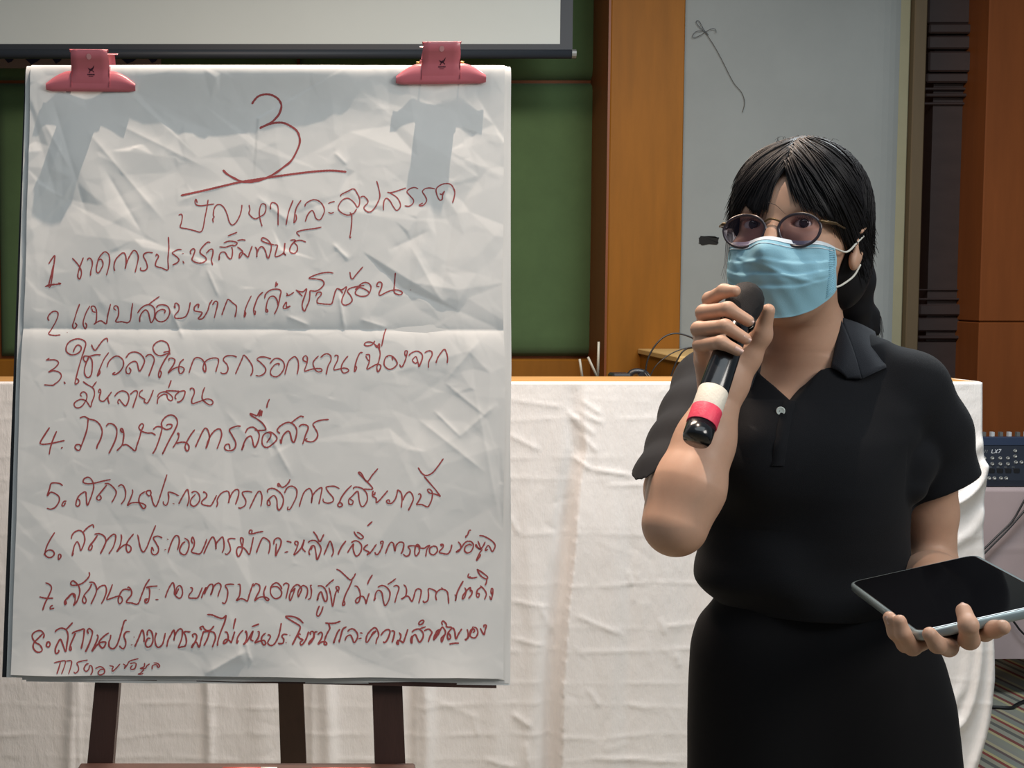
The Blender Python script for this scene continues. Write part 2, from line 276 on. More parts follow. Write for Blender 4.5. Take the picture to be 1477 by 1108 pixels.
50 730: 21.5 28 17 35 13 43 11 51 14 54.5 18 54.5 21 51 19 47.5 14.5 47 11 50 10 52.5; 27.5 51 25.5 52 25.5 57 28 54 27.5 51; 39 35 40 31 43 27.5 48 26 52 29 53.5 36 51.5 43 49 47.5 48 43 45.5 38 42.5 42 41 48 40 53 41.5 50; 52 27.5 57 22.5 62 20 63 23.5; 63.5 30 69 29.5 74 32 76 37 74 43 70 51; 67 31 63 37 59 42 57.5 46 59.5 47 61.5 43 60 40; 76 38 80 33 84.5 30 86.5 33 84 43 79 51; 92 30 92.5 34 91 42 87.5 48.5 92 44 97 41 102 43 102.5 47 99.5 49.5 97.5 45 99 38 105.5 29.5; 109.5 30.5 110.5 34 112.5 44 115.5 49 119 45 123 35 129 20.5; 136 34 131 32 126.5 34 129 39 132 45 131 50 127.5 52 124.5 49.5 125 44 127 48; 141 35 142.5 36; 138 47 140 46
220 730: 16.5 50 19 42 22 35 25 31.5 28 33 28.5 39 26.5 47; 35 38 32 40 29 46 30 50 34 52 37 49 39 42 38 37 34 34; 43 40 41.5 37 42.5 33 44.5 37 44 43 41.5 48.5 46 50.5 51 50.5 55 43 58 35; 54.5 51 58 43 62 35 64.5 33 67 38 67.5 46 68 40 71 36 74.5 33 76 38 76 45 74 50; 88.5 35 84 34.5 80.5 36 82 41 83 47 79.5 51.5 77 50.5; 95.5 43 94 38 94 34 96.5 35 96 42 95 48 91.5 54 89.5 49 91 44 96 44 99.5 47 103 51.5 105 45 107.5 33; 106 30 103 29 103.5 26 106 26 106 29.5 112 28 118 27; 110.5 50 113 43 116.5 35 119.5 34 124.5 38 125 44 123.5 51; 129 41 130 36 134 34 137 37 136 43 133 49 131 53 131.5 45 132 40
390 730: 17 37.5 20 38 22.5 39; 15 49.5 19 48.5; 28 42 26 40 27 37.5 29.5 39 28 45 25 52 29 49 33 44 36 36 35 41 34 45 37.5 49; 40 39 43 37 48 37 52 41 54 46 51.5 54 49.5 57 48.5 50 47 43 44 42.5 42 46 41 49 42 52.5; 45 43 43 47; 45.5 27 49 31.5 52.5 38 55 34 57 30; 57 52 60 45 63.5 37.5 66 43 67 49 65 54; 80.5 37 76 43 73 49 72 52; 82 50 85 45 88.5 40.5 88 45 90 52 93 53 96.5 48 97 42 94 38 90 37 86 39; 89 27 91 31 96 35 99 33 95 29 92 28; 108.5 16.5 103 21.5; 104 41 101 43 99.5 46 103 48 105 49 103 52 107 49 113 40.5; 111 49 113 52 116 49.5 119 43 120 38 117.5 38 118 41; 122.5 51 125 44 128 39 131 40 132.5 48 134 42 138 38.5 142 40 141 47 139 51
540 730: 49 44 43 42.5 36 43 38 47 37 52 33.5 53.5 30.5 51; 49 44 46 41 43.5 44 43 51 45 53 48 48 47.5 45 53 45 56 43 59 42 56 46 54.5 54; 62 43 59 45 59 50 63 52 67 48 66 43.5 62 42.5; 72 43 70.5 41 73 41 73 44 69 49 73 50.5 78 51 81 47 82.5 41; 89 38 91.5 41 92 45 90 48 87 49 92 45 95.5 40 98.5 37.5; 97 34 97.5 32 99 31 101 26 103 26; 98 37.5 103 38 105.5 42 103 48 99 50 96 47.5 97 43 101 41 104 42; 110 37 112 42 113 46 108.5 43.5 108 41 112 46 115.5 43 118 38; 115 46 112 50 108.5 58 112 54 113 51; 111.5 31.5 116 32 122 35 127 39 128.5 43 125.5 48.5 123 44 121 42 119 44.5 118 47.5 121 46
#
50 800: 11.5 30 16 32 18 36 15 44 11 52 8.5 59.5; 5 45 12 46.5 20 46.5; 19.5 54 17 55.5 17 58 21 57; 33 54 32 50 36 45 40 41.5 43 43 43 50 41.5 54 45 50 48 41 47.5 35 45 31 41 28 38.5 30 39.5 32.5 45 32.5 51 30.5 56 26 58.5 22 58 18.5; 34 48 40 42 42.5 46; 32 54 33 49 34 53; 58 29.5 63 30 66 36 65 42 60 53; 61 31 58 37 53 43 51 49 53 52 55 49 53 44; 66 38 70 34 75 33 76.5 39 74 47 71 52.5; 83 31.5 80 40 77 47.5 82 46.5 88 44.5 92 45 93.5 49 90.5 52.5 89 48 92 40 96 37 102 38; 99 36 100 34.5 103 38 103 43 99 48 98 51 103 51.5 110 52.5 114 43 118 33 122.5 26; 131 33.5 124 34 119 35 122 36 122.5 42 121 50 118 51.5 117.5 48 121 47; 118 50 120 48; 132.5 37 133 37.5; 128.5 48 132 48
220 800: 13.5 46 16 39 19 33 22 30 23.5 36 23.5 42 27 46 30 46 32 41 31 35 28.5 33 25.5 36 25 42 28 36; 40 35 42.5 36 42 39 39 43 39 46 44 46.5 48 46 51 40 53 35; 52 46.5 54 41 57 35 55 42 60 33 64 32 64 38 62 43 64 37 67 32 71 30.5 73 34 71 40 69.5 45; 87 32 83 31.5 77.5 33 80 38 79.5 46 77 52 74 51; 90.5 32 93 32 93.5 37 92.5 44 89.5 49 94 47 98 48 101 49.5 103 43 106 34 107.5 30.5; 107.5 34 110 31 114 33 114 38 111 44 109 49 113 46 118 45 122 46 124 48 122 49 119.5 46 118.5 40 121 33; 126 35 130 34 134 35 137.5 40 136 45 131 47 127 44 125.5 39 127 33 132 30 136 33 138 37; 139 33 141.5 30.5 145 32 144 38 142 47
370 800: 36 40 39 38 41 36 39 42 36 49 35 46 36 41 39 35 43 32 46 33.5 48 37 46 42 44.5 45 44 41 46 36 50 33 54 36 54 42 52 47; 59 33 57.5 33 58.5 39 57.5 46 54.5 48; 65 33.5 69 33.5 72.5 36 75 42 75 48 73 50 71 46 69 40 66.5 42 64.5 49 66 46; 73.5 34.5 78 30 82.5 26.5; 67 54.5 65 59 64 64 66 65.5 69 61 71 55; 77 35 79 43 81 55 83 46 85 39 87.5 38 87.5 34.5 84.5 34.5 86 38 87.5 40.5; 85 15.5 89 17.5 95 23 100 27 103.5 24 105.5 20; 102 27 99 34 95 42 93 48 91.5 54 94 53 93.5 49; 104 33.5 107 34 109.5 38 110.5 44 109 50 106.5 51.5 105.5 49 108 46 113 44.5 116 49 116.5 52.5 118 47 120 41; 123.5 21.5 120 27 118 32; 129 35 133 33 138 34.5 142 40 141 48 137 54.5 135 49 133.5 41 130 38 127 41 126 46 125 49 127 46; 139.5 32 144 29 148.5 25.5
530 800: 27.5 34 31 33 33.5 35.5 31 44 29 51.5; 38.5 32 41 35 41.5 40 40 45 36 47.5 41 44.5 44 45 47 50 49 46 51 39 53.5 36.5 57 38 56.5 44 54.5 52; 74 41 71 38 65 36.5 65 43 64 49 60.5 51 59 49; 73.5 49 72.5 44 74 40 78 37 82 37.5 85 40 86 46 86.5 52.5; 78.5 35 80.5 37; 102 28 98 35 95 42 93.5 49.5 94.5 44 92.5 43; 103.5 35 105 39 103.5 45 101 47.5 102 43 107 37 109.5 35 109.5 39 111 38 111 42 107.5 47; 108 20 107 24 112 25 117 24; 106.5 24.5 110 23.5; 122 34 117 38 116 44 118 45.5 119 42 116 41; 120 33 124 37 126.5 42 124.5 48; 116.5 15.5 120 22 126 26 128 24 122 19 116.5 15.5; 127 26 126.5 30 125 33; 130 44 131.5 48 133 43 133.5 37 132 36 131.5 40 133 43
#
40 875: 16.5 34 17.5 30 14.5 26 10 26 5.5 29 5 33 8 38 13 41 15.5 46 13 48.5 9 48 6 44 6.5 39 11 34 16 29; 24 38 21 38 20 42 22.5 43 24 40 23 38; 29 27.5 31 25 36 23 41 25 43 31 42 39 40.5 48 38 42 35 35 32 39 29.5 45 30 50 33 48.5 33 46; 41 24.5 48 17; 47 29 50 27 56 25 60 24 60 29 59 36 57 45; 51 28 48 35 45.5 41 44.5 46 46.5 46 46 42; 65 29 63.5 26 65.5 23.5 69 27 67.5 34 65 41 61.5 48.5; 73.5 30 75 32 73 38 68.5 47.5 73 42 77 38.5 83 38 81.5 43 79 44 76 40 77 36 82 31 86.5 28; 88.5 30 88 34 86.5 38 87 43 91 45 95 41 98.5 31 101 22 103 15.5 105.5 14.5; 109 27 105 27 102.5 31 104 36 104.5 40 102 45 98.5 43 98 41.5; 113 32 113.5 33; 110 41 111.5 40.5; 114 43 118 34 122 25 124 31 124 38; 131 34 128 34 125.5 39 127 43 131 42 133.5 36 132.5 28 129.5 25 127.5 27 127.5 31
210 875: 11 31 11.5 28 10 34 11 41 14 43.5 18 40 20 33 21 28; 22.5 43 24 36 27 30 30 25 31 30 30 36 32 29 36 24 39 25 39 31 37.5 37 35 43.5 38 43 42 42 43.5 37 42.5 31 41 27 48 27; 51 33 50 30 53 29 54.5 32 53 37 50 42.5 49 44 50 41 54 38 57 43.5 59 36 61 29 62 26; 60 25 58 22.5 61 21 62 23 65 25.5 69 25 73 20.5; 62 42 66 34 68 27; 61 27 68 26.5 73 28 74.5 33 73 38 71 43.5; 65.5 8.5 71 9 77 11.5 82 12.5 86 9; 86 9 84 17 80 27 77 37 76.5 42; 84 27 87 28 88 34 86 38 83 39.5 84 36 87 35 90 37 91 38.5 93 33 95 26.5; 96 12.5 94.5 18 93.5 24; 104 25 101 28 98 33 97 39 99 36; 106 28 107 26 108 32 106 38 104 40.5 108 37 112 30 114.5 26 113 31 112 35 115 37; 121 18.5 117 20 113 21.5; 119 27 121 27 120 33 116.5 38.5 121 37 126 36 128 39 126 41 123.5 37 124 32 128 28; 130 31 131 30 133 32 131 36 130 39 133 41.5 137 40 141 33 143 26 144.5 17.5
370 875: 33 30 29 29.5 27 32 29 35 28 39 24 39.5 23.5 38.5; 35 30.5 36 30.5; 31 38 32 39; 50 18 46 14 40 11 31 10.5 37 15 43 18.5 46.5 21.5 45 27 42 33 38 41; 47 30 45.5 29 44 31 46.5 34 49.5 35.5 46.5 38 47.5 41 50 39 53 34 55.5 26.5; 58 30 57 28 59 26.5 61 28 60.5 33 57 37 55.5 40 58 38 61 33 62 27.5 65 27; 65 30 68 27.5 70 29 69 34 65.5 40 70 37.5 74 38 74.5 40.5 72 40 73 34 75.5 28 78 23 76.5 18; 73 17.5 78 18 84 17.5 89.5 15.5; 89 24 86.5 27 84 33 82 39 83.5 36; 96 21.5 92 24 90 30 88 38 88 35; 97 27 99 24.5 103 24 107 28 107.5 33 104 38.5 102 34 100 30.5 96 32 94 36.5; 110 28 113 28.5; 108.5 34.5 112 33.5; 122 31 124 28 127 26 122.5 31 118 38 116.5 37 117.5 31 121 26 126 22.5 129 26 130 31 128 35 127 40
530 875: 14 31 17 27 21 24.5 24 26 22.5 32 20 37 17.5 38.5 17 37; 25 26 28.5 26.5 28 32 26 38.5; 33.5 27.5 35.5 31 34 36 31 38 31.5 40 33 40 32 36 36 37 38 38.5 40 33 43 24; 47 27.5 50 25 55 24 59 28 59 33 55.5 38 53 34 51 30 48 32 47 39 46 35 47.5 31; 56 23.5 62 21.5; 60 14.5 57 15 54.5 18 56.5 19.5 59.5 17 60 14.5; 60 26 65 24 68.5 27.5 66.5 32 64.5 38; 70 36 71 32 74 26 77 25 73 31 70.5 35.5 75 30 78 24 80 22 83 27 81 33 79 38 78.5 34 82 30; 72 34 76 27; 71 35 75 28 73 33; 80 20 79 17 81 15.5 84 19 84 21.5 90 22; 86 34 85 31 87 29 88.5 33 86 35 85 30 88 25 91 23 93 27 94 34.5 97 29 100.5 23.5; 87 40 93 39 97.5 39; 106 24 107 28 107 32 105 35.5 104 35 106.5 34 110 28 112.5 21; 112 28 114 26 113 24 110 25 109 30 111 33 115 33 117.5 28 116 23 113 22; 120 23 122 27 124 30 125.5 24 126.5 20 124 20 124 22.5
#
40 875: 28 60 34 58.5 40 58 39 64 36 72; 35 59 33 66 31 72; 41 58 46.5 58 46 64 43.5 72; 64 57 58 58 52.5 60 54 64 54 68 51 71 49 69.5; 65 61 62.5 61.5 60 66 62 69 65 67 66 63 68.5 64 69 69 67 73; 72 66 77 64 81 66 82 70 79 72.5 76 72.5 75 70 78 67 81 67; 87 63 91 64 90 67 90.5 69 94 66 98.5 61; 101.5 61 104 63 103 66 106 62 109 58 118 55.5; 109 61 113 60 115.5 61 114 66 110.5 67 109.5 65 112 62.5; 124.5 60 124 64 120 66 125 66 127 63 130 61; 124 67 120 71 117.5 72 121 72 123 71; 132.5 67 133 63 137 62 139 65 140.5 63 138 60.5 134 60
'''

# ------------------------------------------------------------------ materials
M = {}
M['carpet'] = None
M['orange'] = mat('orange_veneer', (.255,.098,.009), 0.55, spec=.2, noise=0.16, nscale=3, stretch=(6, 6, 0.7), bump=0.05)
M['orange_dark'] = mat('red_brown_veneer', s2l((120, 66, 30)), 0.55, spec=.2, noise=0.14, nscale=3, stretch=(6, 6, 0.6))
M['orange_side'] = mat('edge_veneer', s2l((120, 62, 22)), 0.5, noise=0.15, nscale=4, stretch=(5, 5, 0.6))
M['green'] = mat('green_padding', s2l((78, 102, 64)), 0.95, noise=0.10, nscale=9, bump=0.15, bscale=500, sheen=0.1)
M['grey'] = mat('grey_paint', s2l((136, 142, 142)), 0.75, noise=0.09, nscale=2.2, bump=0.05, bscale=90)
M['beige'] = mat('beige_paint', s2l((138, 136, 112)), 0.75, noise=0.1, nscale=3)
M['brown'] = mat('brown_board', s2l((86, 72, 50)), 0.6, noise=0.12, nscale=5, stretch=(4, 4, 0.6))
M['dark'] = mat('dark_door_wood', s2l((58, 46, 44)), 0.42, noise=0.2, nscale=3, stretch=(2, 2, 5))
M['black'] = mat('black_plastic', s2l((24, 26, 30)), 0.4)
M['screenblack'] = mat('screen_border', s2l((40, 46, 54)), 0.55)
M['screen'] = mat('screen_fabric', s2l((200, 208, 206)), 0.85, noise=0.03, nscale=2)
M['wood_top'] = mat('counter_wood', s2l((200, 150, 90)), 0.5, noise=0.15, nscale=6, stretch=(1, 6, 6))
M['tan'] = mat('tan_board', s2l((196, 162, 104)), 0.6, noise=0.08, nscale=8)
M['easel'] = mat('easel_wood', s2l((72, 46, 38)), 0.5, noise=0.25, nscale=6, stretch=(6, 6, 0.5), bump=0.1)
M['paper'] = mat('chart_paper', (0.74, 0.745, 0.735), 0.62, noise=0.025, nscale=25, spec=0.3)
M['ink'] = mat('red_marker_ink', (0.36, 0.065, 0.065), 0.5)
M['clip'] = mat('pink_enamel', s2l((205, 112, 122)), 0.35, coat=0.2, noise=0.05, nscale=30)
M['clipink'] = mat('clip_print', s2l((60, 20, 40)), 0.5)
M['brass'] = mat('brass', s2l((190, 150, 80)), 0.35, metal=0.9)
M['metal'] = mat('dull_metal', s2l((150, 152, 150)), 0.4, metal=0.7)

def satin():
    m = mat('white_satin', (0.80, 0.775, 0.76), 0.38, spec=0.35, sheen=0.25)
    nt = m.node_tree; b = nt.nodes['Principled BSDF']
    tc = nt.nodes.new('ShaderNodeTexCoord'); mp = nt.nodes.new('ShaderNodeMapping')
    mp.inputs['Scale'].default_value = (300, 300, 34)
    nt.links.new(tc.outputs['Object'], mp.inputs[0])
    n = nt.nodes.new('ShaderNodeTexNoise'); n.inputs['Scale'].default_value = 1.0; n.inputs['Detail'].default_value = 3
    nt.links.new(mp.outputs[0], n.inputs['Vector'])
    n2 = nt.nodes.new('ShaderNodeTexNoise'); n2.inputs['Scale'].default_value = 14.0; n2.inputs['Detail'].default_value = 5
    n2.inputs['Roughness'].default_value = 0.6
    mp2 = nt.nodes.new('ShaderNodeMapping'); mp2.inputs['Scale'].default_value = (1.6, 1.6, 0.7)
    nt.links.new(tc.outputs['Object'], mp2.inputs[0]); nt.links.new(mp2.outputs[0], n2.inputs['Vector'])
    ad = nt.nodes.new('ShaderNodeMath'); ad.operation = 'MULTIPLY_ADD'; ad.inputs[1].default_value = 0.12
    nt.links.new(n.outputs['Fac'], ad.inputs[0]); nt.links.new(n2.outputs['Fac'], ad.inputs[2])
    bp = nt.nodes.new('ShaderNodeBump'); bp.inputs['Strength'].default_value = 0.55; bp.inputs['Distance'].default_value = 0.006
    nt.links.new(ad.outputs[0], bp.inputs['Height']); nt.links.new(bp.outputs[0], b.inputs['Normal'])
    return m
M['satin'] = satin()
M['pinkcloth'] = mat('pinkish_cloth', s2l((172, 156, 158)), 0.6, noise=0.05, nscale=6, sheen=0.2, bump=0.2, bscale=12)

def carpet():
    m = mat('striped_carpet', (0.2, 0.2, 0.18), 0.95, bump=0.6, bscale=700)
    nt = m.node_tree; b = nt.nodes['Principled BSDF']
    tc = nt.nodes.new('ShaderNodeTexCoord'); sx = nt.nodes.new('ShaderNodeSeparateXYZ')
    nt.links.new(tc.outputs['Object'], sx.inputs[0])
    sk = nt.nodes.new('ShaderNodeMath'); sk.operation = 'MULTIPLY_ADD'; sk.inputs[1].default_value = 0.12
    nt.links.new(sx.outputs[1], sk.inputs[0]); nt.links.new(sx.outputs[0], sk.inputs[2])
    ml = nt.nodes.new('ShaderNodeMath'); ml.operation = 'MULTIPLY'; ml.inputs[1].default_value = 1 / 0.235
    nt.links.new(sk.outputs[0], ml.inputs[0])
    fr = nt.nodes.new('ShaderNodeMath'); fr.operation = 'FRACT'; nt.links.new(ml.outputs[0], fr.inputs[0])
    r = nt.nodes.new('ShaderNodeValToRGB'); r.color_ramp.interpolation = 'CONSTANT'
    cols = [(0, (138, 140, 128)), (.14, (176, 168, 128)), (.2, (120, 66, 62)), (.27, (150, 150, 136)), (.38, (96, 96, 92)),
            (.46, (150, 148, 130)), (.55, (132, 62, 58)), (.61, (178, 168, 124)), (.67, (128, 132, 124)), (.79, (98, 84, 84)),
            (.85, (170, 162, 134)), (.92, (136, 136, 128))]
    e = r.color_ramp.elements
    e[0].position = 0; e[0].color = (*s2l(cols[0][1]), 1); e[1].position = cols[1][0]; e[1].color = (*s2l(cols[1][1]), 1)
    for p_, c_ in cols[2:]:
        q = e.new(p_); q.color = (*s2l(c_), 1)
    nt.links.new(fr.outputs[0], r.inputs[0]); nt.links.new(r.outputs[0], b.inputs['Base Color'])
    return m
M['carpet'] = carpet()

# ------------------------------------------------------------------ room
YW, YC, YB = 5.60, 5.30, 3.80        # wall, column faces, counter front
def X(px, Y): return (px - PCX) / FOC * (Y * cp + 0.0) * 1.004
def st(mb, name, m, parent=None):
    o = mb.build(name, m, parent)
    if parent is None: o['kind'] = 'structure'
    return o
def wx(px, py, Y): return float(W(px, py, Y)[0])
def wz(py, Y): return float(W(700, py, Y)[2])

st(MB().box(-5, 6, -3.5, 6.2, -0.05, 0.0), 'floor', M['carpet'])
wall = st(MB().box(-5, 6, YW + 0.06, YW + 0.18, 0, 3.4), 'wall_back', M['orange_dark'])
# padded green panels: seams as in the photograph, continued to the left out of the frame
zs = [wz(517, YW), wz(115, YW), wz(115, YW) + 1.12]
xr = wx(869, 300, YW)
def pad(x0, x1, z0, z1):
    nx, nz = 14, 14; v = []; f = []
    for j in range(nz + 1):
        for i in range(nx + 1):
            a, b = i / nx, j / nz
            e = min(min(a, 1 - a) * (x1 - x0), min(b, 1 - b) * (z1 - z0))
            d = 0.045 * (1 - math.exp(-e / 0.018))
            v.append((x0 + (x1 - x0) * a, YW + 0.06 - d, z0 + (z1 - z0) * b))
    for j in range(nz):
        for i in range(nx):
            q = j * (nx + 1) + i; f.append((q, q + 1, q + nx + 2, q + nx + 1))
    n = len(v)
    return v, f
def smooth_pts(n, k=3.2):  # points crowding at both edges
    t = np.linspace(-1, 1, n + 1); s = np.sign(t) * (1 - (1 - abs(t)) ** k); return (s + 1) / 2
def pad(x0, x1, z0, z1):
    A = smooth_pts(18); v = []; f = []; n = 19
    for b in A:
        for a in A:
            e = min(min(a, 1 - a) * (x1 - x0), min(b, 1 - b) * (z1 - z0))
            v.append((x0 + (x1 - x0) * a, YW + 0.06 - 0.05 * (1 - math.exp(-e / 0.014)), z0 + (z1 - z0) * b))
    for j in range(18):
        for i in range(18):
            q = j * n + i; f.append((q, q + 1, q + n + 1, q + n))
    return v, f
for i in range(5):
    for j in range(2):
        v, f = pad(xr - 1.22 * (i + 1) + 0.006, xr - 1.22 * i - 0.006, zs[j] + 0.006, zs[j + 1] - 0.006)
        o = mesh_obj('padded_panel', v, f, M['green'], wall, True)
rail = MB().box(-5, xr, YW - 0.01, YW + 0.06, 0, zs[0] - 0.004, 0.006).build('wood_rail', M['orange'], wall)
# bunting strip hanging on the wall under the screen
by0, by1 = wz(98, YW - 0.02), wz(87, YW - 0.02)
bmb = MB().box(-3.0, wx(233, 92, YW), YW - 0.025, YW - 0.01, by0, by1 + 0.05)
bun = bmb.build('paper_strip', mat('strip_paper', s2l((150, 126, 116)), 0.8, noise=0.1), None)
tag(bun, 'brownish paper strip with dark scallops on the wall under the screen', 'paper strip')
sc_ = MB()
for i in range(26):
    xx = wx(233, 92, YW) - 0.03 - i * 0.095
    w_ = 0.04 if i % 2 else 0.025
    sc_.add([(xx - w_, YW - 0.028, by1 + 0.012), (xx + w_, YW - 0.028, by1 + 0.012), (xx + w_ * 0.4, YW - 0.028, by1 - 0.006), (xx - w_ * 0.2, YW - 0.028, by1 - 0.012 - 0.003 * (i % 3))], [(0, 1, 2, 3)])
sc_.build('scallop_print', mat('scallop_ink', s2l((38, 34, 60)), 0.8), bun); 

def col_box(name, px0, px1, Y, depth, m, z0=0.0, z1=3.4, parent=None, py=300, b=0.004):
    return st(MB().box(wx(px0, py, Y), wx(px1, py, Y), Y, Y + depth, z0, z1, b), name, m, parent)
c1 = col_box('trim_1', 878, 984, YC, 0.36, M['orange'])
MB().box(wx(877, 300, YC) - 0.006, wx(880, 300, YC), YC + 0.004, YC + 0.36, 0, 3.4).build('edge_board', M['orange_side'], c1)
# grey painted panel with a rounded return on the right
def rounded():
    x0, x1, x2 = wx(984.6, 300, YC), wx(1262, 300, YC), wx(1311, 300, YC)
    prof = [(x0, YC + 0.02), (x1, YC + 0.02)]
    for k in range(1, 9):
        a = k / 8 * math.pi / 2
        prof.append((x1 + (x2 - x1) * math.sin(a), YC + 0.02 + 0.05 * (1 - math.cos(a))))
    prof += [(x2, YC + 0.36), (x0, YC + 0.36)]
    n = len(prof); v = [(x, y, z) for z in (0, 3.4) for x, y in prof]
    f = [(i, (i + 1) % n, n + (i + 1) % n, n + i) for i in range(n)] + [tuple(range(n, 2 * n))]
    return v, f
v, f = rounded()
gp = mesh_obj('wall_right', v, f, M['grey']); gp['kind'] = 'structure'
xb0, xb1 = wx(1290, 300, YC), wx(1312, 300, YC)
MB().box(xb0, xb1 - 0.001, YC + 0.035, YC + 0.2, 0, 3.4, 0.004).build('beige_strip', M['beige'], gp)
col_box('trim_2', 1312, 1330, YC, 0.36, M['brown'])
# hook and loose wires on the grey panel
def pxpath(pts, Y, **k): return [W(x, y, Y) for x, y in pts]
wr = empty('wall_wire', W(1020, 45, YC))
wm = MB()
wm.tube(catmull(pxpath([(1022, 50), (1012, 42), (1004, 32), (1008, 30), (1016, 44), (1019, 46)], YC + 0.012), 0.01), 0.0012, 6)
wm.tube(catmull(pxpath([(1018, 46), (1008, 52), (999, 54), (1003, 46), (1014, 44)], YC + 0.01), 0.01), 0.0012, 6)
wm.tube(catmull(pxpath([(1018, 46), (1025, 42), (1032, 42), (1033, 47)], YC + 0.008), 0.01), 0.0012, 6)
wm.build('wire_knot', M['black'], wr)
MB().tube(catmull(pxpath([(1017, 46), (1030, 66), (1040, 84), (1048, 100), (1054, 112), (1060, 122), (1070, 134), (1074, 148), (1071, 162)], YC + 0.013), 0.01), 0.0011, 6).build('loose_end', mat('old_wire', s2l((60, 54, 46)), 0.7), wr)
tag(wr, 'thin dark wire knotted on a nail and hanging on the grey wall', 'wire'); keep(wr)
# black tape patch
tp = []
rr_ = random.Random(3)
for i in range(28):
    a = i / 28 * 2 * math.pi
    ex = 14.5 * np.sign(math.cos(a)) * abs(math.cos(a)) ** 0.35; ey = 6.0 * np.sign(math.sin(a)) * abs(math.sin(a)) ** 0.35
    tp.append(W(1022 + ex + rr_.uniform(-1.6, 1.6), 347 + ey + rr_.uniform(-1.3, 1.3), YC + 0.0195))
n = len(tp); bk = [q + np.array([0, 0.001, 0]) for q in tp]; fr_ = [q - np.array([0, 0.002, 0]) for q in tp]
o = mesh_obj('tape_patch', fr_ + bk, [tuple(range(n))] + [(i, (i + 1) % n, n + (i + 1) % n, n + i) for i in range(n)], mat('black_tape', s2l((12, 12, 12)), 0.8))
tag(o, 'small ragged black patch stuck on the grey wall', 'tape')

# dark door recess with horizontal mouldings and the reddish panel at the right
dd = st(MB().box(wx(1326, 300, YW), wx(1440, 300, YW), YW - 0.10, YW, 0, 3.4), 'door_1', M['dark'])
yd = YW - 0.10
def mould(y0, y1, d):
    z1, z0 = wz(y0, yd), wz(y1, yd)
    MB().box(wx(1326, 300, yd), wx(1432, 300, yd), yd - d, yd + 0.002, z0, z1, min(0.006, (z1 - z0) / 3, d / 2)).build('moulding', M['dark'], dd)
for a in ((-60, 36, .03), (37, 51, .045), (54, 73, .04), (77, 106, .05), (107, 121, .035), (127, 131, .02), (136, 141, .03), (148, 152, .015),
          (417, 419, .012), (430, 433, .022), (439, 455, .03), (458, 478, .015), (484, 489, .03), (492, 700, .01)):
    mould(*a)
p2_ = col_box('trim_3', 1418, 1640, YC, 0.36, M['orange_dark'], z0=wz(465, YC) + 0.003, z1=3.4)
MB().box(wx(1418, 300, YC) - 0.001, wx(1640, 300, YC), YC - 0.002, YC + 0.36, 0, wz(465, YC), 0.004).build('lower_board', M['orange_dark'], p2_)

# plinth against the wall behind the counter
zt = 1.185
pl = MB().box(wx(978, 503, 4.72), 1.95, 4.70, YC, 0, zt - 0.02).build('wood_plinth', M['orange'])
tag(pl, 'low orange wood plinth standing against the grey wall behind the counter', 'plinth')
MB().box(wx(978, 503, 4.72) - 0.01, 1.96, 4.69, YC, zt - 0.02, zt, 0.003).build('plinth_top', M['tan'], pl)

# ------------------------------------------------------------------ projection screen
ps = empty('projection_screen', W(400, 70, 5.2))
YS = 5.2
xs1, xs2 = wx(808, 40, YS), wx(826, 40, YS)
zb = wz(63.5, YS)
MB().box(-2.4, xs1, YS, YS + 0.003, zb, 3.3).build('screen_cloth', M['screen'], ps)
MB().box(xs1, xs2, YS - 0.001, YS + 0.003, zb, 3.3).build('side_border', M['screenblack'], ps)
MB().box(-2.4, xs2, YS - 0.001, YS + 0.003, zb - 0.022, zb).build('lower_border', M['screenblack'], ps)
MB().tube([(-2.4, YS, zb - 0.037), (wx(829, 77, YS), YS, zb - 0.037)], 0.017, 16).build('weight_bar', M['screenblack'], ps, True)
MB().tube([(wx(829, 77, YS) - 0.012, YS, zb - 0.037), (wx(829, 77, YS) + 0.004, YS, zb - 0.037)], 0.0178, 12).build('end_cap', M['metal'], ps)
tag(ps, 'white projection screen with black border hanging on the back wall', 'screen'); keep(ps)

# ------------------------------------------------------------------ counter with satin skirt
zc = float(W(800, 551.5, YB)[2])
xR = wx(1417, 700, YB)
ct = MB().box(-1.405, xR - 0.012, YB + 0.07, YB + 0.235, 0, zc - 0.014).build('display_counter', M['orange'])
tag(ct, 'long tall wooden counter hidden behind white satin cloth', 'counter')
MB().box(-1.41, xR - 0.008, YB + 0.012, YB + 0.25, zc - 0.014, zc, 0.002).build('counter_top', M['wood_top'], ct)

creases = []
def cr(x0, y0, x1, y1, amp, w): creases.append((x0, y0, x1, y1, amp, w))
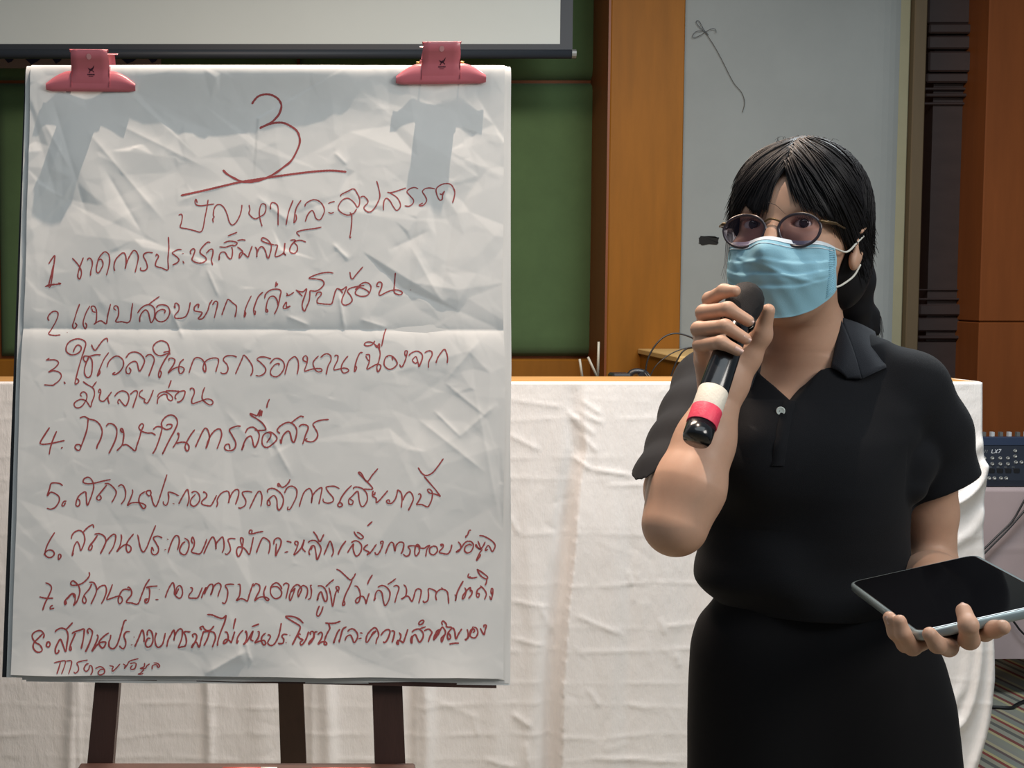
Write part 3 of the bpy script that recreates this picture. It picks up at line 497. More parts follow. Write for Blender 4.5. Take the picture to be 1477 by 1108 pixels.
# package folds running across
r2 = random.Random(5)
def across(y, amp, w=2.6, xa=-260, xb=1420):
    x = xa; yy = y
    while x < xb:
        L = r2.uniform(60, 150); y2 = y + r2.uniform(-5, 5)
        cr(x, yy, x + L, y2, amp * r2.uniform(0.5, 1.3), w); x += L; yy = y2
for y, a in ((577, .0010), (603, .0016), (660, .0022), (690, .0014), (770, .0022), (842, .0024), (905, .0016), (938, .0024), (985, .0016), (1017, .0024), (1062, .0026), (1094, .0024), (1140, .002)):
    across(y, a)
for c_ in ((830, 590, 870, 612, .004, 3), (826, 598, 858, 628, .005, 3), (838, 578, 868, 598, .004, 3), (835, 625, 862, 652, .004, 3), (828, 660, 850, 676, .007, 3.5),
           (850, 676, 915, 686, .006, 3), (875, 699, 935, 699, .0045, 3), (732, 626, 780, 650, .004, 4), (818, 592, 842, 622, .006, 3), (730, 576, 818, 588, .003, 3),
           (735, 745, 748, 770, .005, 3), (733, 866, 800, 878, .004, 3), (780, 878, 800, 915, .006, 4), (735, 920, 795, 934, .004, 3), (825, 884, 895, 914, .004, 3),
           (905, 823, 910, 842, .004, 2.5), (918, 825, 920, 834, .003, 2), (915, 848, 912, 870, .003, 2), (955, 903, 1010, 900, .004, 3), (950, 890, 958, 915, .004, 2.5),
           (974, 940, 980, 962, .004, 3), (740, 1030, 765, 1048, .007, 4), (758, 1070, 762, 1108, .005, 3), (680, 1030, 690, 1060, .003, 4), (600, 1000, 700, 1040, .002, 4),
           (845, 1090, 1000, 1100, .005, 3), (700, 1096, 745, 1108, .004, 3), (845, 990, 862, 1015, .004, 3)): cr(*c_)
for _ in range(230):
    x = r2.uniform(-60, 1400); y = r2.uniform(560, 1160); a = r2.gauss(0.2, 0.75); L = r2.uniform(12, 60)
    cr(x, y, x + L * math.cos(a), y + L * math.sin(a), r2.choice((-1, 1)) * r2.uniform(.0006, .0022), r2.uniform(2, 5))
# gathered ruffle beside the stitched edge at the left
for k in range(22):
    y = 985 + k * 7.5; cr(299, y, 312, y + 4, .0025 * r2.uniform(.5, 1.3), 2)

def cloth_h(PX, PY):
    h = np.zeros_like(PX)
    for (x0, y0, x1, y1, a, w) in creases:
        L = math.hypot(x1 - x0, y1 - y0) + 1e-6; tx, ty = (x1 - x0) / L, (y1 - y0) / L
        m = (PX > min(x0, x1) - 5 * w) & (PX < max(x0, x1) + 5 * w) & (PY > min(y0, y1) - 5 * w) & (PY < max(y0, y1) + 5 * w)
        if not m.any(): continue
        dx, dy = PX[m] - x0, PY[m] - y0
        s = dx * tx + dy * ty; d = -dx * ty + dy * tx
        end = np.clip(np.minimum(s + w, L + w - s) / (0.18 * L + w), 0, 1)
        h[m] += .62 * a * np.exp(-np.abs(d) / w) * end
    ss = lambda t: t * t * (3 - 2 * t)
    # overlapping seam right of the easel
    xs = np.interp(PY, [540, 600, 650, 680, 720, 800, 880, 1000, 1160], [841, 839, 842, 836, 830, 824, 815, 807, 804])
    t = np.clip((PX - xs + 2) / 4, 0, 1)
    dep = np.interp(PY, [540, 600, 690, 760, 1160], [0.0, .003, .009, .018, .022])
    h += ss(t) * dep * np.clip(1 - (PX - xs) / 170, 0, 1)
    h -= dep * 1.5 * np.exp(-((PX - xs + 13) / 11) ** 2) * (PX < xs + 2)
    # vertical pleats
    for xp, a, w, lean in ((105, .012, 9, 0), (-60, .012, 14, 0), (298, .010, 5, 0), (378, .006, 22, 0), (440, -.008, 7, 0), (473, .014, 11, 0), (540, .004, 20, 0),
                           (612, .013, 10, 0), (590, -.006, 8, 0), (712, .004, 16, 0), (765, .005, 12, 0), (795, -.004, 9, 0), (880, .003, 14, 0), (905, -.003, 10, 0), (960, .004, 30, 0), (1012, .004, 12, 0), (1025, .005, 5, 0)):
        fade = np.clip((PY - 620) / 260, 0.05, 1) if xp > 640 else 1.0
        h += a * np.exp(-((PX - xp - 3 * np.sin(PY / 60.0 + xp)) / w) ** 2) * fade
    # folded returns beside some pleats
    for xp in (111, 302, 446, 596):
        h += .006 * ss(np.clip((PX - xp) / 3, 0, 1)) * np.exp(-np.clip(PX - xp, 0, None) / 40)
    # slow undulation
    h += .004 * np.sin(PX / 61.0 + 0.4 * np.sin(PY / 130.0)) * np.clip((PY - 580) / 300, 0, 1)
    # draped folds near the right end
    for path, a, w in ((((1300, 742), (1345, 738), (1385, 722), (1410, 700), (1421, 672)), .020, 6), (((1290, 800), (1360, 790), (1400, 768), (1420, 740)), .008, 9),
                       (((1415, 905), (1412, 960), (1402, 1010), (1385, 1045), (1350, 1062), (1300, 1066)), .016, 7), (((1428, 860), (1430, 960), (1420, 1050), (1402, 1110)), .012, 6),
                       (((1385, 870), (1398, 930), (1392, 985), (1370, 1020)), .008, 9), (((1340, 930), (1366, 910), (1398, 892)), .008, 7), (((1345, 700), (1380, 668), (1416, 640)), .007, 9)):
        c = np.array(catmull(path, 2)); dm = np.full(PX.shape, 1e9)
        mm = (PX > 1230)
        sub = np.full(mm.sum(), 1e9)
        for q in c: sub = np.minimum(sub, np.hypot(PX[mm] - q[0], PY[mm] - q[1]))
        h[mm] += a * np.exp(-(sub / w) ** 2)
    h *= np.clip((PY - 552) / 12, 0.15, 1)
    return h
nx, ny = 560, 200
S, T = np.meshgrid(np.linspace(0, 1, nx), np.linspace(0, 1, ny))
PYg = 552 + T * (1158 - 552)
xre = np.interp(PYg, [552, 640, 655, 675, 700, 720, 760, 850, 900, 980, 1040, 1110, 1158], [1417, 1417, 1419, 1423, 1423, 1420, 1418, 1424, 1431, 1435, 1429, 1410, 1402])
PXg = -260 + S * (xre + 260)
Hh = cloth_h(PXg, PYg)
V = np.zeros((ny, nx, 3))
V[..., 0] = (PXg - PCX) / FOC * (YB * cp + (0.26) * 0)
zz = np.array([W(800, y, YB)[2] for y in PYg[:, 0]])
sc0 = np.array([(W(1480, y, YB)[0]) / 1000.0 for y in PYg[:, 0]])
V[..., 0] = (PXg - PCX) * sc0[:, None]
V[..., 1] = YB - Hh; V[..., 2] = zz[:, None]
# side return around the corner and turned edge over the top
side = V[:, -1:, :].repeat(10, 1).copy()
for k in range(10):
    side[:, k, 1] = YB + 0.004 + (k + 1) / 10 * 0.22
    side[:, k, 0] = V[:, -1, 0] * (1 - 0.0) - 0.02 * (k / 9.0) ** 0.5 + 0.004 * np.sin(np.arange(ny) / 14.0 + k)
V = np.concatenate([V, side], 1); nx += 10
top = V[:1].copy(); top[..., 1] = np.minimum(top[..., 1] + 0.014, 9); top[..., 2] += 0.002
V = np.concatenate([top, V], 0); ny += 1
idx = np.arange(nx * ny).reshape(ny, nx)
F = np.stack([idx[:-1, :-1], idx[1:, :-1], idx[1:, 1:], idx[:-1, 1:]], -1).reshape(-1, 4)
cl = mesh_obj('satin_cloth', V.reshape(-1, 3), F, M['satin'], None, True)
tag(cl, 'creased white satin cloth covering the front of the long counter', 'cloth')

# things behind the counter: rack shelf, receivers, antennas, cables
shelf_z = zc - 0.075
sh = MB().box(0.35, 1.7, YB + 0.26, YB + 0.62, shelf_z - 0.02, shelf_z).build('equipment_shelf', M['wood_top'])
for xx in (0.37, 1.66):
    MB().box(xx, xx + 0.02, YB + 0.28, YB + 0.60, 0, shelf_z - 0.02).build('shelf_support', M['orange'], sh)
tag(sh, 'wooden shelf behind the satin covered counter', 'shelf')
YR = YB + 0.40
rc = empty('wireless_receiver', (wx(850, 547, YR), YR, shelf_z))
z_ = shelf_z
MB().box(wx(832, 547, YR), wx(868, 547, YR), YR - 0.06, YR + 0.06, z_, z_ + 0.045, 0.004).build('receiver_body', M['black'], rc)
gm = mat('antenna_grey', s2l((140, 138, 126)), 0.5)
for (a, b_) in (((841, 553), (836, 518)), ((865, 552), (848, 515)), ((862, 552), (863.5, 493))):
    MB().tube([W(*a, YR), W(*b_, YR)], [0.0042, 0.0036], 8).build('antenna', gm, rc, True)
tag(rc, 'grey antennas of a wireless receiver rising behind the counter', 'receiver'); keep(rc)
ad = empty('power_adapter', (wx(900, 547, YR), YR, shelf_z))
m_ = MB().box(wx(880, 545, YR), wx(908, 545, YR), YR - 0.04, YR + 0.04, shelf_z, wz(538, YR), 0.006)
m_.build('adapter_body', M['black'], ad)
MB().tube(catmull(pxpath([(905, 548), (911, 538), (920, 536), (930, 539), (936, 546)], YR - 0.02), 0.01), 0.010, 8).build('coiled_cable', M['black'], ad, True)
tag(ad, 'black power adapter with coiled cable behind the counter edge', 'adapter'); keep(ad)
jb = empty('cable_connector', (wx(932, 540, YR), YR, shelf_z))
P_ = [W(x, y, YR - 0.03) for x, y in ((920, 540), (930, 535), (941, 547), (930, 552))]
MB().hexa(P_ + [q + np.array([0, 0.03, 0]) for q in P_]).build('connector_body', M['black'], jb)
for k in range(2):
    q0 = W(930 + 4 * k, 538 + k, YR - 0.034); q1 = W(937 + 4 * k, 547, YR - 0.034)
    MB().tube([q0, q1], 0.0015, 6).build('silver_stripe', M['metal'], jb)
tag(jb, 'black and silver cable connector beside the looping cables', 'connector'); keep(jb)
for i, (pts, r_, lab) in enumerate(((((930, 546), (934, 520), (944, 500), (958, 486), (974, 481), (990, 484), (1003, 491), (1010, 505), (1008, 550)), 0.0026, 'thick black cable looping highest above the counter'),
                    (((936, 546), (946, 528), (962, 514), (980, 505), (1000, 501), (1016, 508), (1020, 550)), 0.0018, 'thin black cable arching under the highest loop'),
                    (((966, 548), (974, 526), (984, 508), (996, 502), (1012, 506), (1024, 550)), 0.0026, 'black cable rising steeply beside the sleeve'))):
    o = MB().tube(catmull([W(x, y, YR - 0.02 + 0.012 * i) for x, y in pts], 0.01), r_, 8).build('black_cable', M['black'], None, True)
    tag(o, lab, 'cable', 'cables above the counter')

# ------------------------------------------------------------------ mixer table at the right
YT = 4.70
ztab = wz(706, YT)
tb = MB().box(wx(1400, 700, YT), 3.6, YT + 0.01, YT + 0.55, ztab - 0.02, ztab - 0.003).build('mixer_table', M['dark'])
for xx in (wx(1400, 700, YT) + 0.05, 3.5):
    for yy in (YT + 0.06, YT + 0.48):
        MB().box(xx, xx + 0.03, yy, yy + 0.03, 0, ztab - 0.02).build('leg', M['black'], tb)
tag(tb, 'side table under pinkish cloth carrying the audio mixer', 'table')
# pinkish cloth
nx2, ny2 = 160, 60
v = []
zbot = wz(950, YT)
for j in range(ny2):
    for i in range(nx2):
        x = wx(1400, 700, YT) + (3.6 - wx(1400, 700, YT)) * i / (nx2 - 1)
        t = j / (ny2 - 1)
        d = (0.008 * math.sin(x * 17 + 0.6 * math.sin(t * 4)) + 0.003 * math.sin(x * 41 + t * 3)) * t + 0.002 * math.exp(-((t - 0.35) / 0.015) ** 2) + 0.002 * math.exp(-((t - 0.7) / 0.015) ** 2)
        v.append((x, YT - d, ztab + (zbot - ztab) * t))
ft = [(j * nx2 + i, (j + 1) * nx2 + i, (j + 1) * nx2 + i + 1, j * nx2 + i + 1) for j in range(ny2 - 1) for i in range(nx2 - 1)]
n = len(v)
for i in range(nx2): v.append((v[i][0], YT + 0.55, ztab))
ft += [(i, i + 1, n + i + 1, n + i) for i in range(nx2 - 1)]
o = mesh_obj('table_cloth', v, ft, M['pinkcloth'], None, True)
tag(o, 'dusty pink cloth over the mixer table at the right edge', 'cloth')

# audio mixer: sloping back with jack sockets facing the camera
mx = empty('audio_mixer', (wx(1477, 690, YT + 0.1), YT + 0.1, ztab))
MXN = mat('mixer_blue', s2l((44, 58, 84)), 0.45); MXD = mat('mixer_dark', s2l((30, 36, 48)), 0.4)
x0m, x1m = wx(1404, 690, YT + 0.05), wx(1404, 690, YT + 0.05) + 0.55
zf0, zf1, zf2 = ztab + 0.004, float(W(1450, 641, YT + 0.10)[2]), float(W(1450, 630, YT + 0.12)[2])
ya, yb2 = YT + 0.05, YT + 0.10
v = [(x, y, z) for x in (x0m, x1m) for (y, z) in ((ya, zf0), (ya - 0.0, zf0 + 0.02), (yb2, zf1), (YT + 0.13, zf2), (YT + 0.48, zf1 - 0.03), (YT + 0.48, zf0))]
f = [tuple(range(6))[::-1], tuple(range(6, 12))] + [(i, (i + 1) % 6, 6 + (i + 1) % 6, 6 + i) for i in range(6)]
mesh_obj('mixer_body', v, f, MXD, mx)
# lighter blue edge
v = [(x, y - 0.002, z) for x in (x0m, x1m) for (y, z) in ((yb2, zf1 + 0.002), (YT + 0.13, zf2 + 0.003))]
q = MB().box(x0m, x1m, yb2 - 0.004, YT + 0.13, zf1 - 0.004, zf2, 0.002); q.build('top_edge', MXN, mx)
def fp(px, py, off=0.0015):
    """a point on the sloping socket panel"""
    A = np.array([0, ya, zf0 + 0.02]); B = np.array([0, yb2, zf1]); nrm = np.array([0, -(B - A)[2], (B - A)[1]]); nrm /= np.linalg.norm(nrm)
    C0 = np.array([0, 0, CAMH]); d = ray(px, py); t = ((A - C0) @ nrm) / (d @ nrm)
    return C0 + d * t + nrm * off * (1 if nrm[1] < 0 else -1), nrm
sock = [(1419.5, 661), (1431, 661), (1442.5, 661), (1453.5, 661), (1419.5, 669.5), (1431, 669.5), (1442.5, 669.5), (1453.5, 669.5), (1464, 650.5), (1464, 658.5), (1465, 667), (1473, 667),
        (1426.5, 690), (1434, 690), (1443.5, 690), (1451, 690), (1486, 661), (1486, 669.5), (1497, 661), (1497, 669.5), (1484, 690), (1493, 690)]
for (a, b_) in sock:
    c, nrm = fp(a, b_); dv = nrm if nrm[1] < 0 else -nrm
    ring = MB().lathe(c - dv * 0.002, dv, [(0, .0062), (.004, .0062), (.0045, .0055), (.0045, .0036), (.001, .0034), (.001, 0)], 12).build('jack_socket', M['metal'], mx, True)
for a in (1430, 1442, 1454, 1466):   # square connector blocks between the sockets
    c, nrm = fp(a, 679.5); dv = nrm if nrm[1] < 0 else -nrm
    MB().box(c[0] - .010, c[0] + .010, c[1] - .003, c[1] + .006, c[2] - .009, c[2] + .009, .002).build('round_connector', M['black'], mx)
def panel_text(strokes, ox, oy, sx, sy, w, m, name):
    vs = []; fs = []
    for s in strokes:
        L, R = ribbon2d([(ox + x * sx + (1 - y) * sy * 0.25, oy + y * sy) for x, y in s], w, 1.0, False)
        b0 = len(vs)
        for l, r_ in zip(L, R): vs += [fp(*l, 0.0008)[0], fp(*r_, 0.0008)[0]]
        fs += [(b0 + 2 * i, b0 + 2 * i + 1, b0 + 2 * i + 3, b0 + 2 * i + 2) for i in range(len(L) - 1)]
    return mesh_obj(name, vs, fs, m, mx)
wh = mat('panel_print', s2l((190, 195, 200)), 0.6)
panel_text([[(0, 0), (0, 1)], [(0, 1), (.7, 1)], [(1, 0), (1.8, 1)], [(1.8, 0), (1, 1)], [(2.1, 0), (2.9, 0)], [(2.9, 0), (2.3, 1)]], 1430, 648.5, 4.4, 5.2, 1.0, wh, 'model_lettering')
for a in (1417, 1420, 1423):
    panel_text([[(0, 0), (0, 1)]], a, 649, 1, 4.5, .8, M['metal'], 'panel_mark')
for a in (1426, 1437, 1448, 1459):
    panel_text([[(0, 0), (1, 0)]], a, 674, 4, 1, .7, M['metal'], 'panel_mark')
for k in range(9):
    xx = x0m + 0.02 + k * 0.03
    MB().box(xx, xx + 0.011, YT + 0.16, YT + 0.175, zf1 - 0.004, zf2 + 0.012).build('knob', wh if k % 2 else M['metal'], mx)
tag(mx, 'dark blue audio mixer with rows of jack sockets on the pink clothed table', 'mixer'); keep(mx)

for i, (pts, lab) in enumerate(((((1492, 706), (1480, 718), (1472, 732), (1460, 752), (1440, 772), (1415, 796), (1395, 810)), 'upper one of two black cables hanging down the pink cloth'),
                   (((1498, 716), (1484, 730), (1468, 748), (1452, 766), (1434, 784), (1412, 806), (1398, 818)), 'lower one of two black cables hanging down the pink cloth'),
                   (((1456, 888), (1466, 902), (1476, 914), (1500, 930)), 'short black cable end against the pink cloth below the tablet'))):
    o = MB().tube(catmull([W(x, y, YT - 0.03) for x, y in pts], 0.02), 0.0036, 8).build('mixer_cable', M['black'], None, True)
    tag(o, lab, 'cable', 'cables in front of the mixer table')
def floor_pt(px, py, h=0.0):
    d = ray(px, py); t = (h - CAMH) / d[2]; return np.array([0, 0, CAMH]) + d * t
o = MB().tube(catmull([floor_pt(x, y, .006) for x, y in ((1380, 1018), (1430, 1020), (1448, 1021), (1460, 1021), (1468, 1016), (1490, 1008), (1540, 1000))], 0.02), 0.006, 8).build('floor_cable', M['black'], None, True)
tag(o, 'black cable lying on the striped carpet in front of the mixer table', 'cable')
# dark skirting behind the table
bb = st(MB().box(1.5, 5.9, 5.22, 5.30, 0, 0.35, 0.004), 'baseboard_back', M['dark'])

# ------------------------------------------------------------------ easel and paper
TL, TR, BR, BL = W(47, 97, 1.824), W(727, 97, 1.814), W(725, 978, 1.692), W(18, 973, 1.702)
NRM = np.cross(TR - TL, BL - TL); NRM /= np.linalg.norm(NRM)
if NRM[1] > 0: NRM = -NRM
def pp(u, v): return TL * (1 - u) * (1 - v) + TR * u * (1 - v) + BR * u * v + BL * (1 - u) * v
A_ = np.stack([TR - TL, BL - TL], 1)
def px_uv(px, py, off=0.0):
    C0 = np.array([0, 0, CAMH]); d = ray(px, py)
    t = ((TL + NRM * off - C0) @ NRM) / (d @ NRM); P = C0 + d * t - NRM * off
    s, *_ = np.linalg.lstsq(A_, P - TL, rcond=None); return s[0], s[1]

GN, GM = 380, 480     # columns, rows of the sheet
def facets(npts, amp, seed, ku=1.0):
    r = np.random.default_rng(seed)
    p = r.uniform(-0.03, 1.03, (npts, 2)); p[:, 1] = p[:, 1]
    edge = [(-.05, -.05), (1.05, -.05), (1.05, 1.05), (-.05, 1.05)]
    pts = [Vector(q) for q in p] + [Vector(q) for q in edge]
    vs, es, fs, *_ = delaunay_2d_cdt([Vector((q[0], q[1] * 1.27)) for q in pts], [], [], 0, 1e-6)
    vs = np.array([(q[0], q[1]) for q in vs]); z = r.normal(0, amp, len(vs))
    out = np.zeros((GM, GN)); U = np.linspace(0, 1, GN); Vv = np.linspace(0, 1.27, GM)
    for f in fs:
        a, b, c = (vs[i] for i in f)
        i0 = max(0, int(np.floor(min(a[0], b[0], c[0]) * (GN - 1)))); i1 = min(GN, int(np.ceil(max(a[0], b[0], c[0]) * (GN - 1))) + 2)
        j0 = max(0, int(np.floor(min(a[1], b[1], c[1]) / 1.27 * (GM - 1)))); j1 = min(GM, int(np.ceil(max(a[1], b[1], c[1]) / 1.27 * (GM - 1))) + 2)
        if i1 <= i0 or j1 <= j0: continue
        x, y = np.meshgrid(U[i0:i1], Vv[j0:j1])
        den = (b[1] - c[1]) * (a[0] - c[0]) + (c[0] - b[0]) * (a[1] - c[1])
        if abs(den) < 1e-12: continue
        l1 = ((b[1] - c[1]) * (x - c[0]) + (c[0] - b[0]) * (y - c[1])) / den
        l2 = ((c[1] - a[1]) * (x - c[0]) + (a[0] - c[0]) * (y - c[1])) / den
        l3 = 1 - l1 - l2; m = (l1 >= -2e-3) & (l2 >= -2e-3) & (l3 >= -2e-3)
        zz_ = l1 * z[f[0]] + l2 * z[f[1]] + l3 * z[f[2]]
        out[j0:j1, i0:i1][m] = zz_[m]
    return out
Ug, Vg = np.meshgrid(np.linspace(0, 1, GN), np.linspace(0, 1, GM))
am = 0.35 + 0.9 * np.exp(-((Vg - 0.2) / 0.22) ** 2) + 0.5 * np.exp(-((Ug - 1) / 0.25) ** 2) * np.exp(-((Vg - .6) / .2) ** 2)
am *= 1 - 0.45 * np.clip((Vg - .62) / .2, 0, 1)
G = facets(46, .0013, 3) * 0.8 + facets(150, .0009, 4) * am + facets(620, .00042, 5) * am + facets(2200, .00010, 6)
def crease_uv(x0, y0, x1, y1, amp, w):
    global G
    PXu = 40 + Ug * 685; PYu = 97 + Vg * 880
    L = math.hypot(x1 - x0, y1 - y0); tx, ty = (x1 - x0) / L, (y1 - y0) / L
    dx, dy = PXu - x0, PYu - y0; s = dx * tx + dy * ty; d = -dx * ty + dy * tx
    end = np.clip(np.minimum(s, L - s) / (0.2 * L), 0, 1)
    G += .62 * amp * np.exp(-np.abs(d) / w) * end
for c_ in ((70, 140, 130, 330, -.0018, 9), (120, 190, 240, 330, .0018, 8), (150, 250, 210, 350, -.0016, 6), (160, 180, 300, 250, .0012, 7), (60, 180, 100, 250, .0015, 6),
           (300, 395, 320, 440, .0014, 2.5), (490, 430, 500, 490, .0022, 3), (480, 360, 505, 385, .0018, 3), (250, 455, 270, 500, .0016, 3), (590, 360, 640, 450, .0016, 8), (560, 370, 620, 340, -.0014, 7),
           (380, 610, 430, 700, .0016, 5), (330, 600, 380, 660, .0008, 5), (310, 975, 370, 940, .004, 9), (365, 925, 375, 958, .0018, 2.5), (340, 880, 365, 960, .001, 8),
           (480, 225, 500, 245, .0016, 4), (600, 610, 700, 690, .0015, 6), (640, 560, 690, 500, .0018, 6), (660, 640, 715, 590, .0016, 5), (625, 600, 665, 640, .0014, 3),
           (640, 560, 700, 610, .0015, 5), (415, 465, 450, 480, .002, 4), (520, 470, 560, 482, .0016, 4), (255, 300, 330, 270, .0014, 8), (370, 290, 420, 330, .002, 7), (420, 320, 470, 300, -.001, 7), (680, 560, 720, 760, .001, 5)):
    crease_uv(*c_)
# sheet once folded in half: a crease across the middle
vf = (485 - 97) / 880.0
G += np.where(Vg < vf, -.0030 * np.exp(-(vf - Vg) / .020), -.0030 * np.exp(-(Vg - vf) / .012))
# the top sags forward between and beside the clips, the foot of the sheet lifts a little
clipu = np.clip(np.interp(Ug, [0, .03, .12, .20, .27, .38, .5, .58, .66, .75, .85, .92, .97, 1.0], [.40, .35, .35, .72, .80, .95, 1.0, .97, .8, .55, .35, .45, .5, .35]), 0, 1)
G += .0195 * clipu * (1 - np.clip(Vg / .125, 0, 1)) ** 2.2 * (.12 + .88 * (1 - np.exp(-Vg / .0075)))
G += .004 * np.clip((Vg - .93) / .07, 0, 1) ** 2 * (0.5 + 0.5 * np.sin(Ug * 23)) 
G -= .0035 * np.exp(-((Ug - .35) / .14) ** 2) * np.clip((Vg - .95) / .05, 0, 1)
G += .006
def hsamp(u, v):
    x = min(max(u, 0), 1) * (GN - 1); y = min(max(v, 0), 1) * (GM - 1)
    i = min(int(x), GN - 2); j = min(int(y), GM - 2); a, b = x - i, y - j
    return G[j, i] * (1 - a) * (1 - b) + G[j, i + 1] * a * (1 - b) + G[j + 1, i] * (1 - a) * b + G[j + 1, i + 1] * a * b
def sheet(name, GG, corners=None, du=(0, 1), dv=(0, 1), wave=0.0, roll=True, parent=None, off=0.0, seed=0):
    gm, gn = GG.shape
    u = np.linspace(*du, gn); v = np.linspace(*dv, gm); U, V2 = np.meshgrid(u, v)
    if wave:
        r = np.random.default_rng(seed)
        eu = np.interp(V2, np.linspace(0, 1, 9), r.normal(0, wave, 9)); ev = np.interp(U, np.linspace(0, 1, 12), r.normal(0, wave * .6, 12))
        U = U + eu * (np.linspace(0, 1, gn) ** 6)[None, :] - eu * ((1 - np.linspace(0, 1, gn)) ** 8)[None, :] * .6; V2 = V2 + ev * (np.linspace(0, 1, gm) ** 8)[:, None]
    P = (TL * ((1 - U) * (1 - V2))[..., None] + TR * (U * (1 - V2))[..., None] + BR * (U * V2)[..., None] + BL * ((1 - U) * V2)[..., None]) + NRM * (GG + off)[..., None]
    if roll:    # turned back over the head of the board
        top = P[:1].repeat(5, 0).copy()
        upv = TL - BL; upv = upv / np.linalg.norm(upv)
        for k in range(5):
            a = (5 - k) / 5.0
            back = np.minimum(GG[0] + off + .016, .03) * a ** 1.1
            top[k] = P[0] + upv * (.0035 * math.sin(min(1, a * 1.6) * math.pi / 2)) - NRM * back[:, None]
        P = np.concatenate([top, P], 0); gm += 5
    # small thickness: close the back so the sheet is a real leaf
    n = gm * gn; idx = np.arange(n).reshape(gm, gn)
    F = np.stack([idx[:-1, :-1], idx[1:, :-1], idx[1:, 1:], idx[:-1, 1:]], -1).reshape(-1, 4)
    return mesh_obj(name, P.reshape(-1, 3), F, M['paper'], parent, True)

fs_ = sheet('flip_chart_sheet', G, wave=0.0016, seed=2)
tag(fs_, 'crumpled white flip chart sheet with red Thai handwriting clipped on the easel', 'paper')
# sheets behind
rb = np.random.default_rng(9)
for k, (du, dv, lab) in enumerate((((-.012, 1.006), (.0, 1.004), 'blank white sheet directly behind the written sheet'),
                                   ((.02, 1.013), (.001, 1.008), 'blank white sheet in the middle of the clipped stack'),
                                   ((.028, 1.016), (.002, 1.0115), 'rearmost blank sheet of the clipped stack, showing at the foot'))):
    gg = np.zeros((120, 100)); uu, vv = np.meshgrid(np.linspace(0, 1, 100), np.linspace(0, 1, 120))
    cu = np.interp(uu, [0, .12, .20, .38, .5, .66, .75, .85, .92, 1.0], [.35, .33, .68, .92, .96, .76, .52, .33, .42, .33])
    gg += .0185 * cu * (1 - np.clip(vv / .125, 0, 1)) ** 2.2 * (1 - .12 * k) * (.12 + .88 * (1 - np.exp(-vv / .0075))) - .0012 * k
    gg += .0007 * np.sin(vv * 16 + k * 2) * uu + .0006 * np.sin(uu * 19 + k) * np.clip((vv - .9) / .1, 0, 1)
    o = sheet('blank_sheet', gg, du=du, dv=dv, wave=.0009, roll=True, off=.0018 - .0005 * k, seed=20 + k)
    tag(o, lab, 'paper', 'blank sheets under the written one')

# handwriting: flat ink strokes lying on the sheet
def ink_pos(px, py, lift=.0002):
    off = 0.006
    for _ in range(3):
        u, v = px_uv(px, py, off); off = hsamp(u, v)
    return pp(u, v) + NRM * (hsamp(u, v) + lift)
blocks = []
for ln in INK.strip().splitlines():
    if ln.strip() == '#': blocks.append([]); continue
    if not ln.strip(): continue
    h, b = ln.split(':'); hv = [float(q) for q in h.split()]; k = hv[2] if len(hv) > 2 else 1.3541
    for s in b.split(';'):
        q = [float(t) for t in s.split()]
        if len(q) < 4: continue
        blocks[-1].append([(hv[0] + q[i] * k, hv[1] + q[i + 1] * k) for i in range(0, len(q), 2)])
wd = [2.9, 1.8, 1.9, 1.9, 1.9, 1.9, 2.1, 2.0, 2.1, 2.1, 2.3, 1.8]
for bi, bl in enumerate(blocks):
    vs = []; fc = []
    for si, s in enumerate(bl):
        L, R = ribbon2d(s, wd[bi], 1.6)
        b0 = len(vs)
        for l, r_ in zip(L, R): vs += [ink_pos(*l, .00022 + .00002 * (si % 7)), ink_pos(*r_, .00022 + .00002 * (si % 7))]
        fc += [(b0 + 2 * i, b0 + 2 * i + 1, b0 + 2 * i + 3, b0 + 2 * i + 2) for i in range(len(L) - 1)]
    o = mesh_obj('handwriting', vs, fc, M['ink'], fs_)
fs_['label'] = 'crumpled white flip chart sheet with red handwritten list clipped on the easel'

# board and legs
def plane_pt(px, py, off):
    C0 = np.array([0, 0, CAMH]); d = ray(px, py); t = ((TL + NRM * off - C0) @ NRM) / (d @ NRM); return C0 + d * t
def slab(corners, off, th):
    P = [plane_pt(x, y, off) for x, y in corners]
    return MB().hexa(P + [q - NRM * th for q in P])
ea = empty('easel', (float(TL[0] + .3), 1.75, 0))
slab([(36, 104), (722, 104), (716, 993), (3, 977)], -0.001, .014).build('board', M['easel'], ea)
slab([(36, 104), (47, 104), (26, 976), (3, 976)], 0.0006, .012).build('side_edge', M['black'], ea)
def leg(px0, px1, pxb0, pxb1, off, th, extra=None):
    """a wooden leg in the plane of the board, carried on down to the carpet"""
    a0, a1 = plane_pt(px0, 985, off), plane_pt(px1, 985, off); b0, b1 = plane_pt(pxb0, 1108, off), plane_pt(pxb1, 1108, off)
    def ext(a, b): t = a[2] / (a[2] - b[2]); return a + (b - a) * t
    e0, e1 = ext(a0, b0), ext(a1, b1)
    t0, t1 = a0 - (b0 - a0) * 3.2, a1 - (b1 - a1) * 3.2
    P = [t0, t1, e1, e0]
    return MB().hexa(P + [q + np.array([0, th, 0]) for q in P])
leg(137, 172, 125, 162, -.016, .022).build('leg', M['easel'], ea)
leg(537, 580, 541, 585, -.016, .022).build('leg', M['easel'], ea)
# rear leg leaning away
a = [W(401, 985, 1.80), W(437, 985, 1.80), W(442, 1108, 1.86), W(405, 1108, 1.86)]
def ext(p, q): t = p[2] / (p[2] - q[2]); return p + (q - p) * t
P = [a[0] - (a[3] - a[0]) * .35, a[1] - (a[2] - a[1]) * .35, ext(a[1], a[2]), ext(a[0], a[3])]
MB().hexa(P + [q + np.array([0, .02, 0]) for q in P]).build('rear_leg', M['easel'], ea)
